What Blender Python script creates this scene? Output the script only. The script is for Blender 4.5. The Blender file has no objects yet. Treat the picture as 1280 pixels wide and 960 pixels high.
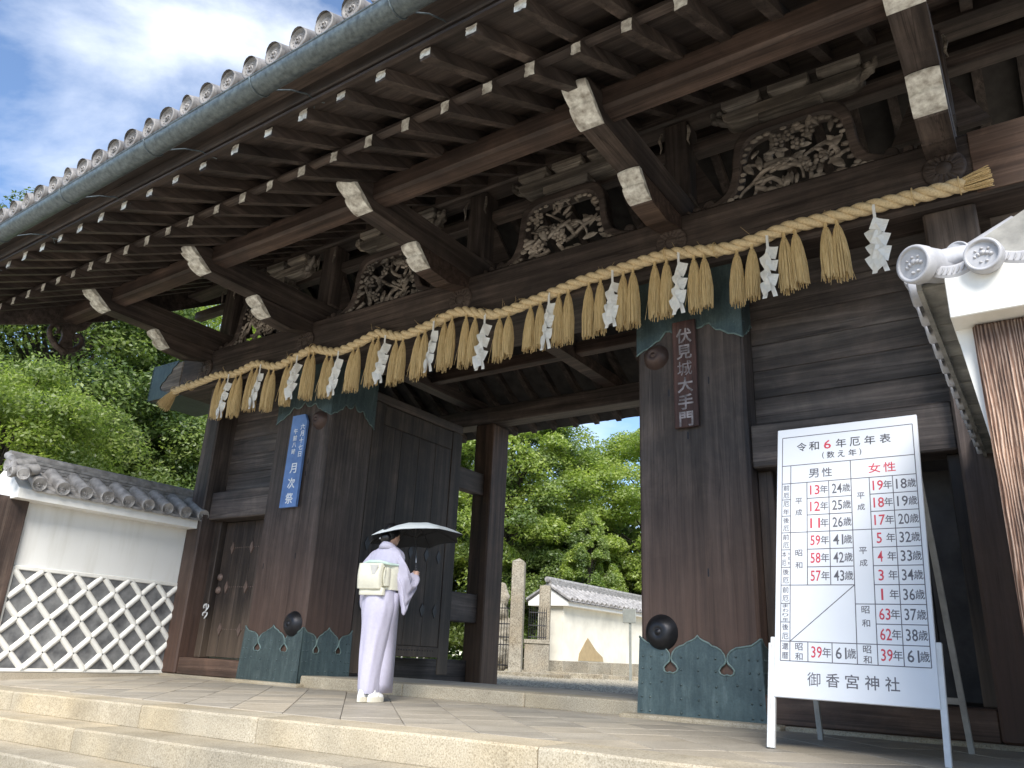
import bpy, bmesh, math, random
import numpy as np
from mathutils import Vector, Matrix, Euler
random.seed(7)
RNG = np.random.default_rng(11)
sc = bpy.context.scene
col = sc.collection

# ------------------------------------------------------------ camera
def cam_rows(yaw, pitch, roll):
    cy, sy = math.cos(yaw), math.sin(yaw)
    f = Vector((-sy*math.cos(pitch), cy*math.cos(pitch), math.sin(pitch)))
    r = Vector((cy, sy, 0)); d = -r.cross(f)
    c, s = math.cos(roll), math.sin(roll)
    return c*r + s*d, -s*r + c*d, f
cr, cd, cf = cam_rows(.6147, .3397, -.0466)
cam_d = bpy.data.cameras.new('camera'); cam = bpy.data.objects.new('camera', cam_d); col.objects.link(cam)
cam.matrix_world = Matrix(((cr.x, -cd.x, -cf.x, 0), (cr.y, -cd.y, -cf.y, 0), (cr.z, -cd.z, -cf.z, .44), (0, 0, 0, 1)))
cam_d.sensor_width = 36; cam_d.lens = 964.5/1280*36
cam_d.clip_start = .05; cam_d.clip_end = 3000
sc.camera = cam

# ------------------------------------------------------------ light
SUN_DIR = Vector((.66, -.9, 1.05)).normalized()       # towards the veiled sun, behind the photographer
elev = math.asin(SUN_DIR.z); azim = math.atan2(SUN_DIR.x, SUN_DIR.y)
w = bpy.data.worlds.new('World'); sc.world = w; w.use_nodes = True
nt = w.node_tree; nt.nodes.clear()
def N(t, **k):
    n = nt.nodes.new(t)
    for a, b in k.items(): setattr(n, a, b)
    return n
wo = N('ShaderNodeOutputWorld'); bg = N('ShaderNodeBackground'); bg.inputs[1].default_value = .062
sky = N('ShaderNodeTexSky'); sky.sky_type = 'NISHITA'; sky.sun_disc = False
sky.sun_elevation = elev; sky.sun_rotation = azim; sky.dust_density = .3; sky.ozone_density = 4.5
tc = N('ShaderNodeTexCoord'); mp = N('ShaderNodeMapping'); mp.inputs['Scale'].default_value = (1, 1, 1.7)
mp.inputs['Location'].default_value = (.95, .4, .75)
nz = N('ShaderNodeTexNoise'); nz.inputs['Scale'].default_value = 2.1; nz.inputs['Detail'].default_value = 9
nz.inputs['Roughness'].default_value = .56; nz.inputs['Distortion'].default_value = .35
rp = N('ShaderNodeValToRGB'); rp.color_ramp.elements[0].position = .50; rp.color_ramp.elements[1].position = .70
rp.color_ramp.elements[0].color = (.02, .02, .02, 1); rp.color_ramp.elements[1].color = (.97, .97, .97, 1)
mx = N('ShaderNodeMix', data_type='RGBA')
L = nt.links.new
L(tc.outputs['Generated'], mp.inputs[0]); L(mp.outputs[0], nz.inputs['Vector']); L(nz.outputs[0], rp.inputs[0])
mx.inputs[7].default_value = (5.6, 5.9, 6.4, 1)      # sunlit cloud
L(rp.outputs[0], mx.inputs[0]); L(sky.outputs[0], mx.inputs[6]); L(mx.outputs[2], bg.inputs[0]); L(bg.outputs[0], wo.inputs[0])
sd = bpy.data.lights.new('sun', 'SUN'); sd.energy = 1.8; sd.angle = math.radians(32); sd.color = (1, .95, .86)
so = bpy.data.objects.new('sun', sd); col.objects.link(so)
so.rotation_euler = SUN_DIR.to_track_quat('Z', 'Y').to_euler(); so.location = (0, 0, 30)
sc.view_settings.view_transform = 'Standard'; sc.view_settings.look = 'None'
sc.view_settings.exposure = 2.02; sc.view_settings.gamma = 1
sc.render.engine = 'CYCLES'
sc.cycles.max_bounces = 8; sc.cycles.diffuse_bounces = 4; sc.cycles.transparent_max_bounces = 6
sc.cycles.use_denoising = True

# ------------------------------------------------------------ materials
def new_mat(name):
    m = bpy.data.materials.new(name); m.use_nodes = True
    t = m.node_tree; b = t.nodes['Principled BSDF']
    return m, t, b
def nn(t, ty, **k):
    n = t.nodes.new(ty)
    for a, b in k.items(): setattr(n, a, b)
    return n
def coords(t, scale, rnd=True):
    c = nn(t, 'ShaderNodeTexCoord'); m = nn(t, 'ShaderNodeMapping'); m.inputs['Scale'].default_value = scale
    if rnd:
        oi = nn(t, 'ShaderNodeObjectInfo'); a = nn(t, 'ShaderNodeVectorMath', operation='SCALE')
        cb = nn(t, 'ShaderNodeCombineXYZ')
        t.links.new(oi.outputs['Random'], cb.inputs[0]); t.links.new(oi.outputs['Random'], cb.inputs[1]); t.links.new(oi.outputs['Random'], cb.inputs[2])
        t.links.new(cb.outputs[0], a.inputs[0]); a.inputs['Scale'].default_value = 37.
        ad = nn(t, 'ShaderNodeVectorMath', operation='ADD')
        t.links.new(c.outputs['Object'], ad.inputs[0]); t.links.new(a.outputs[0], ad.inputs[1]); t.links.new(ad.outputs[0], m.inputs[0])
    else: t.links.new(c.outputs['Object'], m.inputs[0])
    return m
def noise(t, vec, s, d=6, r=.6, dist=0):
    n = nn(t, 'ShaderNodeTexNoise'); n.inputs['Scale'].default_value = s; n.inputs['Detail'].default_value = d
    n.inputs['Roughness'].default_value = r; n.inputs['Distortion'].default_value = dist
    t.links.new(vec, n.inputs['Vector']); return n
def ramp(t, fac, stops):
    r = nn(t, 'ShaderNodeValToRGB'); e = r.color_ramp.elements
    e[0].position, e[0].color = stops[0][0], (*stops[0][1], 1)
    e[1].position, e[1].color = stops[-1][0], (*stops[-1][1], 1)
    for p, c in stops[1:-1]:
        x = e.new(p); x.color = (*c, 1)
    t.links.new(fac, r.inputs[0]); return r
def bump(t, b, fac, st, dist=.01):
    n = nn(t, 'ShaderNodeBump'); n.inputs['Strength'].default_value = st; n.inputs['Distance'].default_value = dist
    t.links.new(fac, n.inputs['Height']); t.links.new(n.outputs[0], b.inputs['Normal']); return n
def mixc(t, fac, a, b, mode='MIX'):
    m = nn(t, 'ShaderNodeMix', data_type='RGBA', blend_type=mode)
    if isinstance(fac, float): m.inputs[0].default_value = fac
    else: t.links.new(fac, m.inputs[0])
    for i, v in ((6, a), (7, b)):
        if isinstance(v, tuple): m.inputs[i].default_value = (*v, 1)
        else: t.links.new(v, m.inputs[i])
    return m.outputs[2]
def wood(name, dark, mid, light, axis='Z', fine=16., rough=.62, bst=.5, knots=False, worn=None, cracks=False):
    m, t, b = new_mat(name)
    lo = .045
    sv = {'X': (lo, 1, 1), 'Y': (1, lo, 1), 'Z': (1, 1, lo)}[axis]
    mp = coords(t, sv)
    n1 = noise(t, mp.outputs[0], fine, 8, .65, .9 if knots else .25)
    n2 = noise(t, mp.outputs[0], fine*.22, 4, .55, 1.4 if knots else .5)
    if cracks:                                # wavy growth rings cut lengthwise
        sv3 = {'X': (.10, 1, 1), 'Y': (1, .10, 1), 'Z': (1, 1, .10)}[axis]; m3 = coords(t, sv3)
        wv = nn(t, 'ShaderNodeTexWave', wave_type='BANDS', bands_direction='X'); wv.inputs['Scale'].default_value = 26; wv.inputs['Distortion'].default_value = 11; wv.inputs['Detail'].default_value = 5
        wv.inputs['Detail Scale'].default_value = .7; t.links.new(m3.outputs[0], wv.inputs[0])
        ma = nn(t, 'ShaderNodeMath', operation='MULTIPLY_ADD'); t.links.new(wv.outputs['Fac'], ma.inputs[0]); ma.inputs[1].default_value = .34; t.links.new(n1.outputs[0], ma.inputs[2])
        mb2 = nn(t, 'ShaderNodeMath', operation='SUBTRACT'); t.links.new(ma.outputs[0], mb2.inputs[0]); mb2.inputs[1].default_value = .14; n1 = mb2
    r1 = ramp(t, n1.outputs[0], [(.28, dark), (.5, mid), (.78, light)])
    r2 = ramp(t, n2.outputs[0], [(.25, (.45, .45, .45)), (.75, (1.35, 1.32, 1.3))])
    c = mixc(t, 1., r1.outputs[0], r2.outputs[0], 'MULTIPLY')
    mq = coords(t, (1, 1, 1)); n3 = noise(t, mq.outputs[0], 1.1, 5, .6)
    r3 = ramp(t, n3.outputs[0], [(.3, (.68, .67, .70)), (.7, (1.3, 1.22, 1.16))])
    c = mixc(t, 1., c, r3.outputs[0], 'MULTIPLY')
    mc = coords(t, tuple(1 if q > .5 else .016 for q in sv)); n5 = noise(t, mc.outputs[0], fine*.55, 3, .5, .4)
    r5 = ramp(t, n5.outputs[0], [(.488, (1, 1, 1)), (.5, (.28, .26, .25)), (.512, (1, 1, 1))])
    c = mixc(t, .75, c, r5.outputs[0], 'MULTIPLY')
    n6 = noise(t, mq.outputs[0], 3.1, 7, .7, .6); r6 = ramp(t, n6.outputs[0], [(.46, (1, 1, 1)), (.74, (1.55, 1.5, 1.45))])
    c = mixc(t, 1., c, r6.outputs[0], 'MULTIPLY')
    if worn:                                  # weathered, redder and paler near the ground: (height, colour)
        g = nn(t, 'ShaderNodeNewGeometry'); sp = nn(t, 'ShaderNodeSeparateXYZ'); t.links.new(g.outputs['Position'], sp.inputs[0])
        mr = nn(t, 'ShaderNodeMapRange'); mr.inputs[1].default_value = worn[0]; mr.inputs[2].default_value = worn[1]
        mr.inputs[3].default_value = 1; mr.inputs[4].default_value = 0; t.links.new(sp.outputs[2], mr.inputs[0])
        mm = nn(t, 'ShaderNodeMath', operation='MULTIPLY'); t.links.new(mr.outputs[0], mm.inputs[0]); t.links.new(n1.outputs[0], mm.inputs[1])
        m2 = nn(t, 'ShaderNodeMath', operation='MULTIPLY'); m2.use_clamp = True; t.links.new(mm.outputs[0], m2.inputs[0]); m2.inputs[1].default_value = 1.6
        c = mixc(t, m2.outputs[0], c, worn[2])
    t.links.new(c, b.inputs['Base Color']); b.inputs['Roughness'].default_value = rough
    b.inputs['Specular IOR Level'].default_value = .35
    bump(t, b, n1.outputs[0], bst, .012)
    return m
WD = ((.026, .0215, .020), (.064, .053, .049), (.135, .116, .107))
M = {}
M['wz'] = wood('old_dark_wood_upright', *WD, 'Z', worn=(0.2, 2.3, (.10, .056, .040)))
M['wx'] = wood('old_dark_wood_along', *WD, 'X')
M['wy'] = wood('old_dark_wood_across', *WD, 'Y')
M['wred'] = wood('reddish_beam_wood', (.028, .020, .0175), (.066, .048, .041), (.13, .10, .088), 'X')
M['plank'] = wood('weathered_plank', (.024, .021, .020), (.072, .062, .058), (.17, .152, .14), 'X', fine=11, bst=.9, knots=True)
M['door'] = wood('dark_door_wood', (.016, .0135, .0125), (.040, .032, .028), (.09, .074, .063), 'Z', fine=12, worn=(0.1, 1.0, (.16, .115, .08)))
M['lowwood'] = wood('brown_sill_wood', (.035, .024, .019), (.085, .056, .043), (.19, .14, .11), 'X', fine=10, knots=True, bst=.8)
M['postwood'] = wood('brown_rear_post', (.022, .014, .011), (.055, .034, .025), (.12, .08, .058), 'Z', worn=(0, 1.6, (.17, .10, .062)))
M['bigwood'] = wood('cracked_red_brown_board', (.04, .02, .014), (.15, .085, .055), (.42, .33, .27), 'Z', fine=60, knots=True, bst=1.0, cracks=True)
M['wallpost'] = wood('wall_post_wood', (.03, .021, .018), (.07, .052, .045), (.15, .12, .10), 'Z')
M['carvew'] = wood('carved_weathered_wood', (.05, .045, .04), (.20, .185, .165), (.60, .58, .53), 'X', fine=8, knots=True)
M['sign_w'] = wood('red_brown_plaque', (.035, .018, .017), (.062, .034, .031), (.10, .058, .052), 'Z', fine=20)

def simple(name, c, rough=.6, var=.15, sc_=6., metal=0, bst=.15, spec=.5, c2=None, det=6):
    m, t, b = new_mat(name)
    mp = coords(t, (1, 1, 1)); n = noise(t, mp.outputs[0], sc_, det)
    lo = tuple(x*(1-var) for x in c); hi = tuple(min(1, x*(1+var)) for x in (c2 or c))
    r = ramp(t, n.outputs[0], [(.3, lo), (.7, hi)])
    t.links.new(r.outputs[0], b.inputs['Base Color']); b.inputs['Roughness'].default_value = rough
    b.inputs['Metallic'].default_value = metal; b.inputs['Specular IOR Level'].default_value = spec
    if bst: bump(t, b, n.outputs[0], bst)
    return m
M['whitepaint'] = simple('peeling_white_cap', (.46, .41, .35), .75, .35, 13, c2=(.80, .77, .70), bst=.35)
M['copper'] = simple('green_copper', (.046, .074, .077), .42, .22, 5, .35, .12, c2=(.070, .104, .105), det=9)
M['copper_l'] = simple('pale_copper_edge', (.09, .135, .135), .55, .3, 14, .2, c2=(.16, .225, .215))
M['gutter'] = simple('green_grey_gutter', (.075, .095, .110), .4, .22, 26, .4, .08, c2=(.125, .155, .17))
M['iron'] = simple('black_iron', (.03, .03, .034), .42, .25, 10, .7, .2)
M['bronze'] = simple('brown_bronze_boss', (.075, .048, .042), .5, .2, 10, .4, .2)
M['fitting'] = simple('worn_fitting', (.17, .12, .10), .55, .3, 20, .3, .2)
M['plaster'] = simple('white_plaster', (.76, .755, .73), .9, .07, 1.1, 0, .10, .2)
def plaster(name, c, dirt, amt):
    m, t, b = new_mat(name); mp = coords(t, (1, 1, .12)); n = noise(t, mp.outputs[0], 6, 7, .62); m2 = coords(t, (1, 1, 1)); n2 = noise(t, m2.outputs[0], 1.4, 6, .6); n3 = noise(t, m2.outputs[0], 90, 2, .5)
    r = ramp(t, n.outputs[0], [(.5, (0, 0, 0)), (.82, (amt, amt, amt))]); r2 = ramp(t, n2.outputs[0], [(.3, (.93, .93, .92)), (.7, (1, 1, 1))])
    cc = mixc(t, 1., (c[0], c[1], c[2]), r2.outputs[0], 'MULTIPLY'); cc = mixc(t, r.outputs[0], cc, dirt)
    t.links.new(cc, b.inputs['Base Color']); b.inputs['Roughness'].default_value = .9; b.inputs['Specular IOR Level'].default_value = .2; bump(t, b, n3.outputs[0], .12, .003); return m
M['plaster'] = plaster('white_plaster', (.79, .785, .765), (.54, .52, .46), .55)
M['plaster_old'] = simple('stained_white_plaster', (.66, .63, .55), .9, .12, 2.4, 0, .1, .2)
M['lattice'] = simple('white_lattice_plaster', (.76, .745, .70), .85, .10, 7, 0, .3, .2)
M['dtile'] = simple('dark_wall_tile', (.10, .103, .112), .55, .35, 6, 0, .2, c2=(.19, .19, .19))
M['tile'] = simple('grey_roof_tile', (.19, .182, .178), .5, .25, 9, 0, .25, c2=(.30, .29, .285))
M['tile_gate'] = simple('weathered_eave_tile', (.125, .12, .12), .55, .3, 9, 0, .25, c2=(.22, .21, .205))
M['tile_new'] = simple('light_grey_roof_tile', (.34, .34, .36), .42, .14, 9, 0, .15, c2=(.40, .40, .42))
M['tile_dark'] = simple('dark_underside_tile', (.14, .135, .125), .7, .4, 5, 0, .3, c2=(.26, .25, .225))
M['zinc'] = simple('blue_grey_interior_floor', (.20, .22, .235), .7, .15, 6)
m, t, b = new_mat('rice_straw'); M['straw'] = m
mp = coords(t, (1, 1, .05)); n = noise(t, mp.outputs[0], 130, 4, .7)
r = ramp(t, n.outputs[0], [(.25, (.34, .23, .10)), (.5, (.66, .49, .25)), (.8, (.86, .70, .42))])
t.links.new(r.outputs[0], b.inputs['Base Color']); b.inputs['Roughness'].default_value = .7; bump(t, b, n.outputs[0], .4, .004)
M['rope'] = None
M['paper'] = simple('white_paper', (.82, .82, .82), .8, .03, 5, 0, 0, .2)
M['board_white'] = simple('white_sign_face', (.72, .74, .78), .3, .03, 2, 0, .01)
M['leg_white'] = simple('white_painted_steel', (.66, .67, .68), .45, .1, 12, 0, .1)
M['leg_old'] = simple('dirty_white_steel', (.40, .39, .37), .6, .25, 8, 0, .1)
M['ink'] = simple('grey_print', (.115, .11, .125), .5, .05, 5, 0, 0)
M['inkd'] = simple('dark_print', (.05, .045, .05), .5, .05, 5, 0, 0)
M['inkr'] = simple('red_print', (.55, .05, .075), .5, .05, 5, 0, 0)
M['blue'] = simple('blue_plaque', (.10, .19, .44), .5, .12, 5, 0, .02, c2=(.14, .25, .52))
M['chalk'] = simple('pale_brush_lettering', (.8, .82, .86), .7, .08, 20, 0, 0)
M['silverink'] = simple('faded_silver_lettering', (.12, .10, .105), .6, .5, 12, 0, 0, c2=(.27, .245, .26))
M['kimono'] = simple('pale_lilac_silk', (.49, .47, .585), .62, .05, 40, 0, .1, .4)
M['kimono2'] = simple('pale_lilac_silk_fold', (.46, .44, .55), .62, .05, 40, 0, .1, .4)
M['obi'] = simple('cream_brocade', (.66, .64, .53), .6, .06, 30, 0, .2)
M['obi2'] = simple('pale_green_silk', (.52, .66, .60), .5, .08, 20)
M['skin'] = simple('skin', (.58, .36, .27), .5, .05, 10, 0, 0)
M['hair'] = simple('black_hair', (.006, .006, .008), .35, .3, 60, 0, .4)
M['zori'] = simple('cream_sandal', (.70, .66, .55), .6, .05, 10)
M['sock'] = simple('white_sock', (.82, .82, .82), .8, .03, 10)
M['brolly'] = simple('silver_grey_umbrella_cloth', (.80, .84, .83), .5, .04, 20, 0, 0)
M['brolly_in'] = simple('black_umbrella_lining', (.006, .008, .013), .7, .2, 12)
M['steel'] = simple('bright_steel', (.5, .5, .52), .3, .05, 10, .9, 0)
M['dark_board_shade'] = simple('dark_ceiling_and_doorway_shade', (.022, .020, .020), .8, .3, 4, c2=(.045, .040, .038))  # dark ceiling boards, also the painted shade of the right doorway
M['clay'] = simple('bare_tan_clay', (.33, .25, .14), .95, .12, 8, 0, .3)
M['oldstone'] = None
M['vinyl'] = simple('white_cord', (.7, .7, .7), .6, .05, 10)
M['notice'] = simple('grey_notice_board', (.23, .24, .22), .6, .12, 9)
M['earth'] = simple('brown_earth', (.10, .08, .055), .95, .35, 3, 0, .6, c2=(.14, .12, .08))

def copper_mat():
    m, t, b = new_mat('green_copper'); mp = coords(t, (1, 1, .16)); n = noise(t, mp.outputs[0], 22, 6, .62, .2); m2 = coords(t, (1, 1, 1)); n2 = noise(t, m2.outputs[0], 2.6, 8, .66, .5); n3 = noise(t, m2.outputs[0], 60, 3, .6)
    r = ramp(t, n.outputs[0], [(.3, (.046, .072, .078)), (.55, (.070, .102, .106)), (.8, (.125, .165, .165))]); r2 = ramp(t, n2.outputs[0], [(.3, (.72, .74, .76)), (.7, (1.22, 1.2, 1.18))])
    r3 = ramp(t, n3.outputs[0], [(.3, (.85, .85, .85)), (.7, (1.12, 1.12, 1.12))])
    cc = mixc(t, 1., mixc(t, 1., r.outputs[0], r2.outputs[0], 'MULTIPLY'), r3.outputs[0], 'MULTIPLY'); t.links.new(cc, b.inputs['Base Color'])
    b.inputs['Metallic'].default_value = .3; b.inputs['Roughness'].default_value = .42; bump(t, b, n2.outputs[0], .25, .02); return m
M['copper'] = copper_mat()
def granite(name, a, bcol, speck, sc_=120., warm=None, big=2.2, bst=.35, rough=.75):
    m, t, b = new_mat(name)
    mp = coords(t, (1, 1, 1))
    n = noise(t, mp.outputs[0], sc_, 3, .75); n2 = noise(t, mp.outputs[0], big, 5, .62, .3)
    oi = nn(t, 'ShaderNodeObjectInfo')
    r = ramp(t, n.outputs[0], [(.33, speck), (.46, a), (.64, bcol)])
    r2 = ramp(t, n2.outputs[0], [(.3, (.74, .72, .68)), (.7, (1.16, 1.14, 1.1))])
    c = mixc(t, 1., r.outputs[0], r2.outputs[0], 'MULTIPLY')
    r3 = ramp(t, oi.outputs['Random'], [(0., (.86, .85, .83)), (.5, (1., .98, .94)), (1., (1.12, 1.07, .98))])
    c = mixc(t, 1., c, r3.outputs[0], 'MULTIPLY')
    if warm:
        n4 = noise(t, mp.outputs[0], 1.3, 3, .5); r4 = ramp(t, n4.outputs[0], [(.42, (0, 0, 0)), (.7, (1, 1, 1))])
        c = mixc(t, r4.outputs[0], c, mixc(t, 1., c, warm, 'MULTIPLY'))
    t.links.new(c, b.inputs['Base Color']); b.inputs['Roughness'].default_value = rough
    bump(t, b, n.outputs[0], bst, .004)
    return m
M['paver'] = granite('worn_grey_paver', (.34, .315, .28), (.41, .385, .345), (.26, .24, .21), 90, big=1.6, bst=.2, rough=.6)
M['step'] = granite('speckled_granite_step', (.34, .31, .255), (.45, .42, .36), (.20, .175, .135), 95, (1.05, 1.0, .90), 1.8)
M['stepcap'] = granite('step_top', (.31, .30, .28), (.38, .37, .35), (.22, .21, .19), 90)
M['oldstone'] = granite('lichen_granite', (.27, .25, .215), (.40, .385, .34), (.10, .085, .06), 38, (.72, .66, .58), 2.6, .6)
M['gravelm'] = granite('pale_gravel', (.36, .33, .27), (.52, .49, .42), (.09, .075, .05), 55, big=5)
M['mortar'] = simple('dark_joint', (.085, .075, .06), .95, .2, 20)

# rope: straw with fine twisted lines
m, t, b = new_mat('twisted_straw_rope'); M['rope'] = m
mp = coords(t, (1, 1, 1)); n = noise(t, mp.outputs[0], 55, 6, .7)
r = ramp(t, n.outputs[0], [(.25, (.46, .34, .18)), (.5, (.72, .57, .35)), (.8, (.86, .74, .50))])
t.links.new(r.outputs[0], b.inputs['Base Color']); b.inputs['Roughness'].default_value = .75; bump(t, b, n.outputs[0], .6, .006)

def leafmat(name, c1, c2, c3, trans=.45):
    m = bpy.data.materials.new(name); m.use_nodes = True; t = m.node_tree; t.nodes.clear()
    o = nn(t, 'ShaderNodeOutputMaterial'); d = nn(t, 'ShaderNodeBsdfDiffuse'); tr = nn(t, 'ShaderNodeBsdfTranslucent')
    gl = nn(t, 'ShaderNodeBsdfGlossy'); gl.inputs['Roughness'].default_value = .45; gl.inputs[0].default_value = (.5, .5, .5, 1)
    g = nn(t, 'ShaderNodeNewGeometry'); mp = coords(t, (1, 1, 1)); n = noise(t, mp.outputs[0], .55, 3)
    r = ramp(t, g.outputs['Random Per Island'], [(0, c1), (.55, c2), (1, c3)])
    r2 = ramp(t, n.outputs[0], [(.3, (.6, .68, .6)), (.7, (1.3, 1.22, 1.05))])
    c = mixc(t, 1., r.outputs[0], r2.outputs[0], 'MULTIPLY')
    t.links.new(c, d.inputs[0]); c2_ = mixc(t, 1., c, (1.25, 1.35, .8), 'MULTIPLY'); t.links.new(c2_, tr.inputs[0])
    a = nn(t, 'ShaderNodeMixShader'); a.inputs[0].default_value = trans
    t.links.new(d.outputs[0], a.inputs[1]); t.links.new(tr.outputs[0], a.inputs[2])
    a2 = nn(t, 'ShaderNodeMixShader'); a2.inputs[0].default_value = .06
    t.links.new(a.outputs[0], a2.inputs[1]); t.links.new(gl.outputs[0], a2.inputs[2]); t.links.new(a2.outputs[0], o.inputs[0])
    return m
M['leaf_dark'] = leafmat('deep_green_leaves', (.06, .10, .035), (.11, .17, .05), (.20, .27, .09), .45)
M['leaf_mid'] = leafmat('mid_green_leaves', (.11, .16, .05), (.19, .26, .085), (.31, .38, .15), .55)
M['leaf_light'] = leafmat('fresh_yellow_green_leaves', (.18, .25, .055), (.30, .38, .10), (.45, .52, .18), .6)
M['bark'] = simple('grey_brown_bark', (.05, .04, .032), .9, .4, 8, 0, .8)

# ------------------------------------------------------------ object helpers
BASE = {}
def link(o): col.objects.link(o); return o
def thing(name, label, cat, loc=(0, 0, 0), group=None):
    o = link(bpy.data.objects.new(name, None)); o.location = loc; o.empty_display_size = .2
    o['label'] = label; o['category'] = cat
    if group: o['group'] = group
    BASE[o.name] = Vector(loc); return o
def tag(o, label, cat, group=None):
    o['label'] = label; o['category'] = cat
    if group: o['group'] = group
    return o
def wpos(o):
    v = Vector(o.location); p = o.parent
    while p: v += Vector(p.location); p = p.parent
    return v
class MB:
    """collects shapes in world coordinates, builds ONE mesh object"""
    def __init__(s): s.v = []; s.f = []; s.mi = []; s.cur = 0; s.sm = []
    def add(s, vs, fs, smooth=False):
        n = len(s.v); s.v += [tuple(p) for p in vs]
        for f in fs: s.f.append([i+n for i in f]); s.mi.append(s.cur); s.sm.append(smooth)
        return s
    def box(s, x0, x1, y0, y1, z0, z1, ch=0.):
        if ch <= 0:
            vs = [(x, y, z) for x in (x0, x1) for y in (y0, y1) for z in (z0, z1)]
            fs = [(0, 1, 3, 2), (4, 6, 7, 5), (0, 4, 5, 1), (2, 3, 7, 6), (0, 2, 6, 4), (1, 5, 7, 3)]
            return s.add(vs, fs)
        c = Vector(((x0+x1)/2, (y0+y1)/2, (z0+z1)/2)); h = ((x1-x0)/2, (y1-y0)/2, (z1-z0)/2)
        return s.obox(c, (1, 0, 0), (0, 1, 0), (0, 0, 1), h, ch)
    def obox(s, c, ax, ay, az, h, ch=0.):
        c = Vector(c); ax, ay, az = Vector(ax).normalized(), Vector(ay).normalized(), Vector(az).normalized()
        bm = bmesh.new(); bmesh.ops.create_cube(bm, size=2)
        for v in bm.verts: v.co = Vector((v.co.x*h[0], v.co.y*h[1], v.co.z*h[2]))
        if ch > 0: bmesh.ops.bevel(bm, geom=bm.edges[:], offset=ch, segments=1, affect='EDGES')
        bm.verts.index_update()
        vs = [c + ax*v.co.x + ay*v.co.y + az*v.co.z for v in bm.verts]
        fs = [[v.index for v in f.verts] for f in bm.faces]; bm.free()
        return s.add(vs, fs)
    def tube(s, pts, rad, n=10, cap=True, smooth=True):
        pts = [Vector(p) for p in pts]; k = len(pts)
        if not hasattr(rad, '__len__'): rad = [rad]*k
        vs = []; up = None
        for i, p in enumerate(pts):
            d = (pts[min(i+1, k-1)] - pts[max(i-1, 0)]).normalized()
            if up is None:
                up = Vector((0, 0, 1)) if abs(d.z) < .9 else Vector((1, 0, 0))
            a = d.cross(up).normalized(); bb = a.cross(d).normalized(); up = bb
            for j in range(n):
                q = 2*math.pi*j/n; vs.append(p + rad[i]*(math.cos(q)*a + math.sin(q)*bb))
        fs = [(i*n+j, i*n+(j+1) % n, (i+1)*n+(j+1) % n, (i+1)*n+j) for i in range(k-1) for j in range(n)]
        s.add(vs, fs, smooth)
        if cap: s.add(vs[:n], [list(range(n))[::-1]]); s.add(vs[-n:], [list(range(n))])
        return s
    def lathe(s, c, axis, prof, n=20, smooth=True):
        """prof: (r, h) along axis"""
        c = Vector(c); d = Vector(axis).normalized(); up = Vector((0, 0, 1)) if abs(d.z) < .9 else Vector((1, 0, 0))
        a = d.cross(up).normalized(); bb = a.cross(d); vs = []
        for r_, h in prof:
            for j in range(n):
                q = 2*math.pi*j/n; vs.append(c + d*h + r_*(math.cos(q)*a + math.sin(q)*bb))
        fs = [(i*n+j, i*n+(j+1) % n, (i+1)*n+(j+1) % n, (i+1)*n+j) for i in range(len(prof)-1) for j in range(n)]
        return s.add(vs, fs, smooth)
    def prism(s, poly, fn0, fn1):
        """poly in 2D; fn0/fn1 map (u,v)->3D for the two faces"""
        n = len(poly); vs = [fn0(*p) for p in poly] + [fn1(*p) for p in poly]
        fs = [list(range(n)), list(range(n, 2*n))[::-1]] + [(i, (i+1) % n, n+(i+1) % n, n+i) for i in range(n)]
        return s.add(vs, fs)
    def grid(s, P, smooth=True, close=False):
        r, c = len(P), len(P[0]); vs = [p for row in P for p in row]
        fs = [(i*c+j, i*c+(j+1) % c, (i+1)*c+(j+1) % c, (i+1)*c+j) for i in range(r-1) for j in range(c if close else c-1)]
        return s.add(vs, fs, smooth)
    def ico(s, c, r, sub=1, sx=1, sy=1, sz=1):
        bm = bmesh.new(); bmesh.ops.create_icosphere(bm, subdivisions=sub, radius=r); bm.verts.index_update()
        vs = [(c[0]+v.co.x*sx, c[1]+v.co.y*sy, c[2]+v.co.z*sz) for v in bm.verts]
        fs = [[v.index for v in f.verts] for f in bm.faces]; bm.free(); return s.add(vs, fs, True)
    def mesh(s, name, mats, origin=None, recalc=True):
        if origin is None:
            a = np.array(s.v); origin = Vector(((a[:, 0].min()+a[:, 0].max())/2, (a[:, 1].min()+a[:, 1].max())/2, a[:, 2].min()))
        me = bpy.data.meshes.new(name); me.from_pydata([(p[0]-origin[0], p[1]-origin[1], p[2]-origin[2]) for p in s.v], [], s.f)
        for mm in (mats if isinstance(mats, (list, tuple)) else [mats]): me.materials.append(mm)
        me.polygons.foreach_set('material_index', s.mi); me.polygons.foreach_set('use_smooth', s.sm)
        if recalc:
            bm = bmesh.new(); bm.from_mesh(me); bmesh.ops.recalc_face_normals(bm, faces=bm.faces); bm.to_mesh(me); bm.free()
        me.update(); return me, Vector(origin)
    def build(s, name, mats, parent=None, origin=None, recalc=True):
        me, org = s.mesh(name, mats, origin, recalc); o = link(bpy.data.objects.new(name, me))
        if parent: o.parent = parent; o.location = org - wpos(parent)
        else: o.location = org
        return o
def struct(o): o['kind'] = 'structure'; return o
def stuff(o): o['kind'] = 'stuff'; return o
def inst(me, name, parent, world, rot=None):
    o = link(bpy.data.objects.new(name, me))
    if parent: o.parent = parent; o.location = Vector(world) - wpos(parent)
    else: o.location = world
    if rot: o.rotation_euler = rot
    return o
def smooth_bevel(o, wd=.006, seg=1):
    md = o.modifiers.new('bevel', 'BEVEL'); md.width = wd; md.segments = seg; md.limit_method = 'ANGLE'; md.angle_limit = math.radians(50); return o
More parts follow.
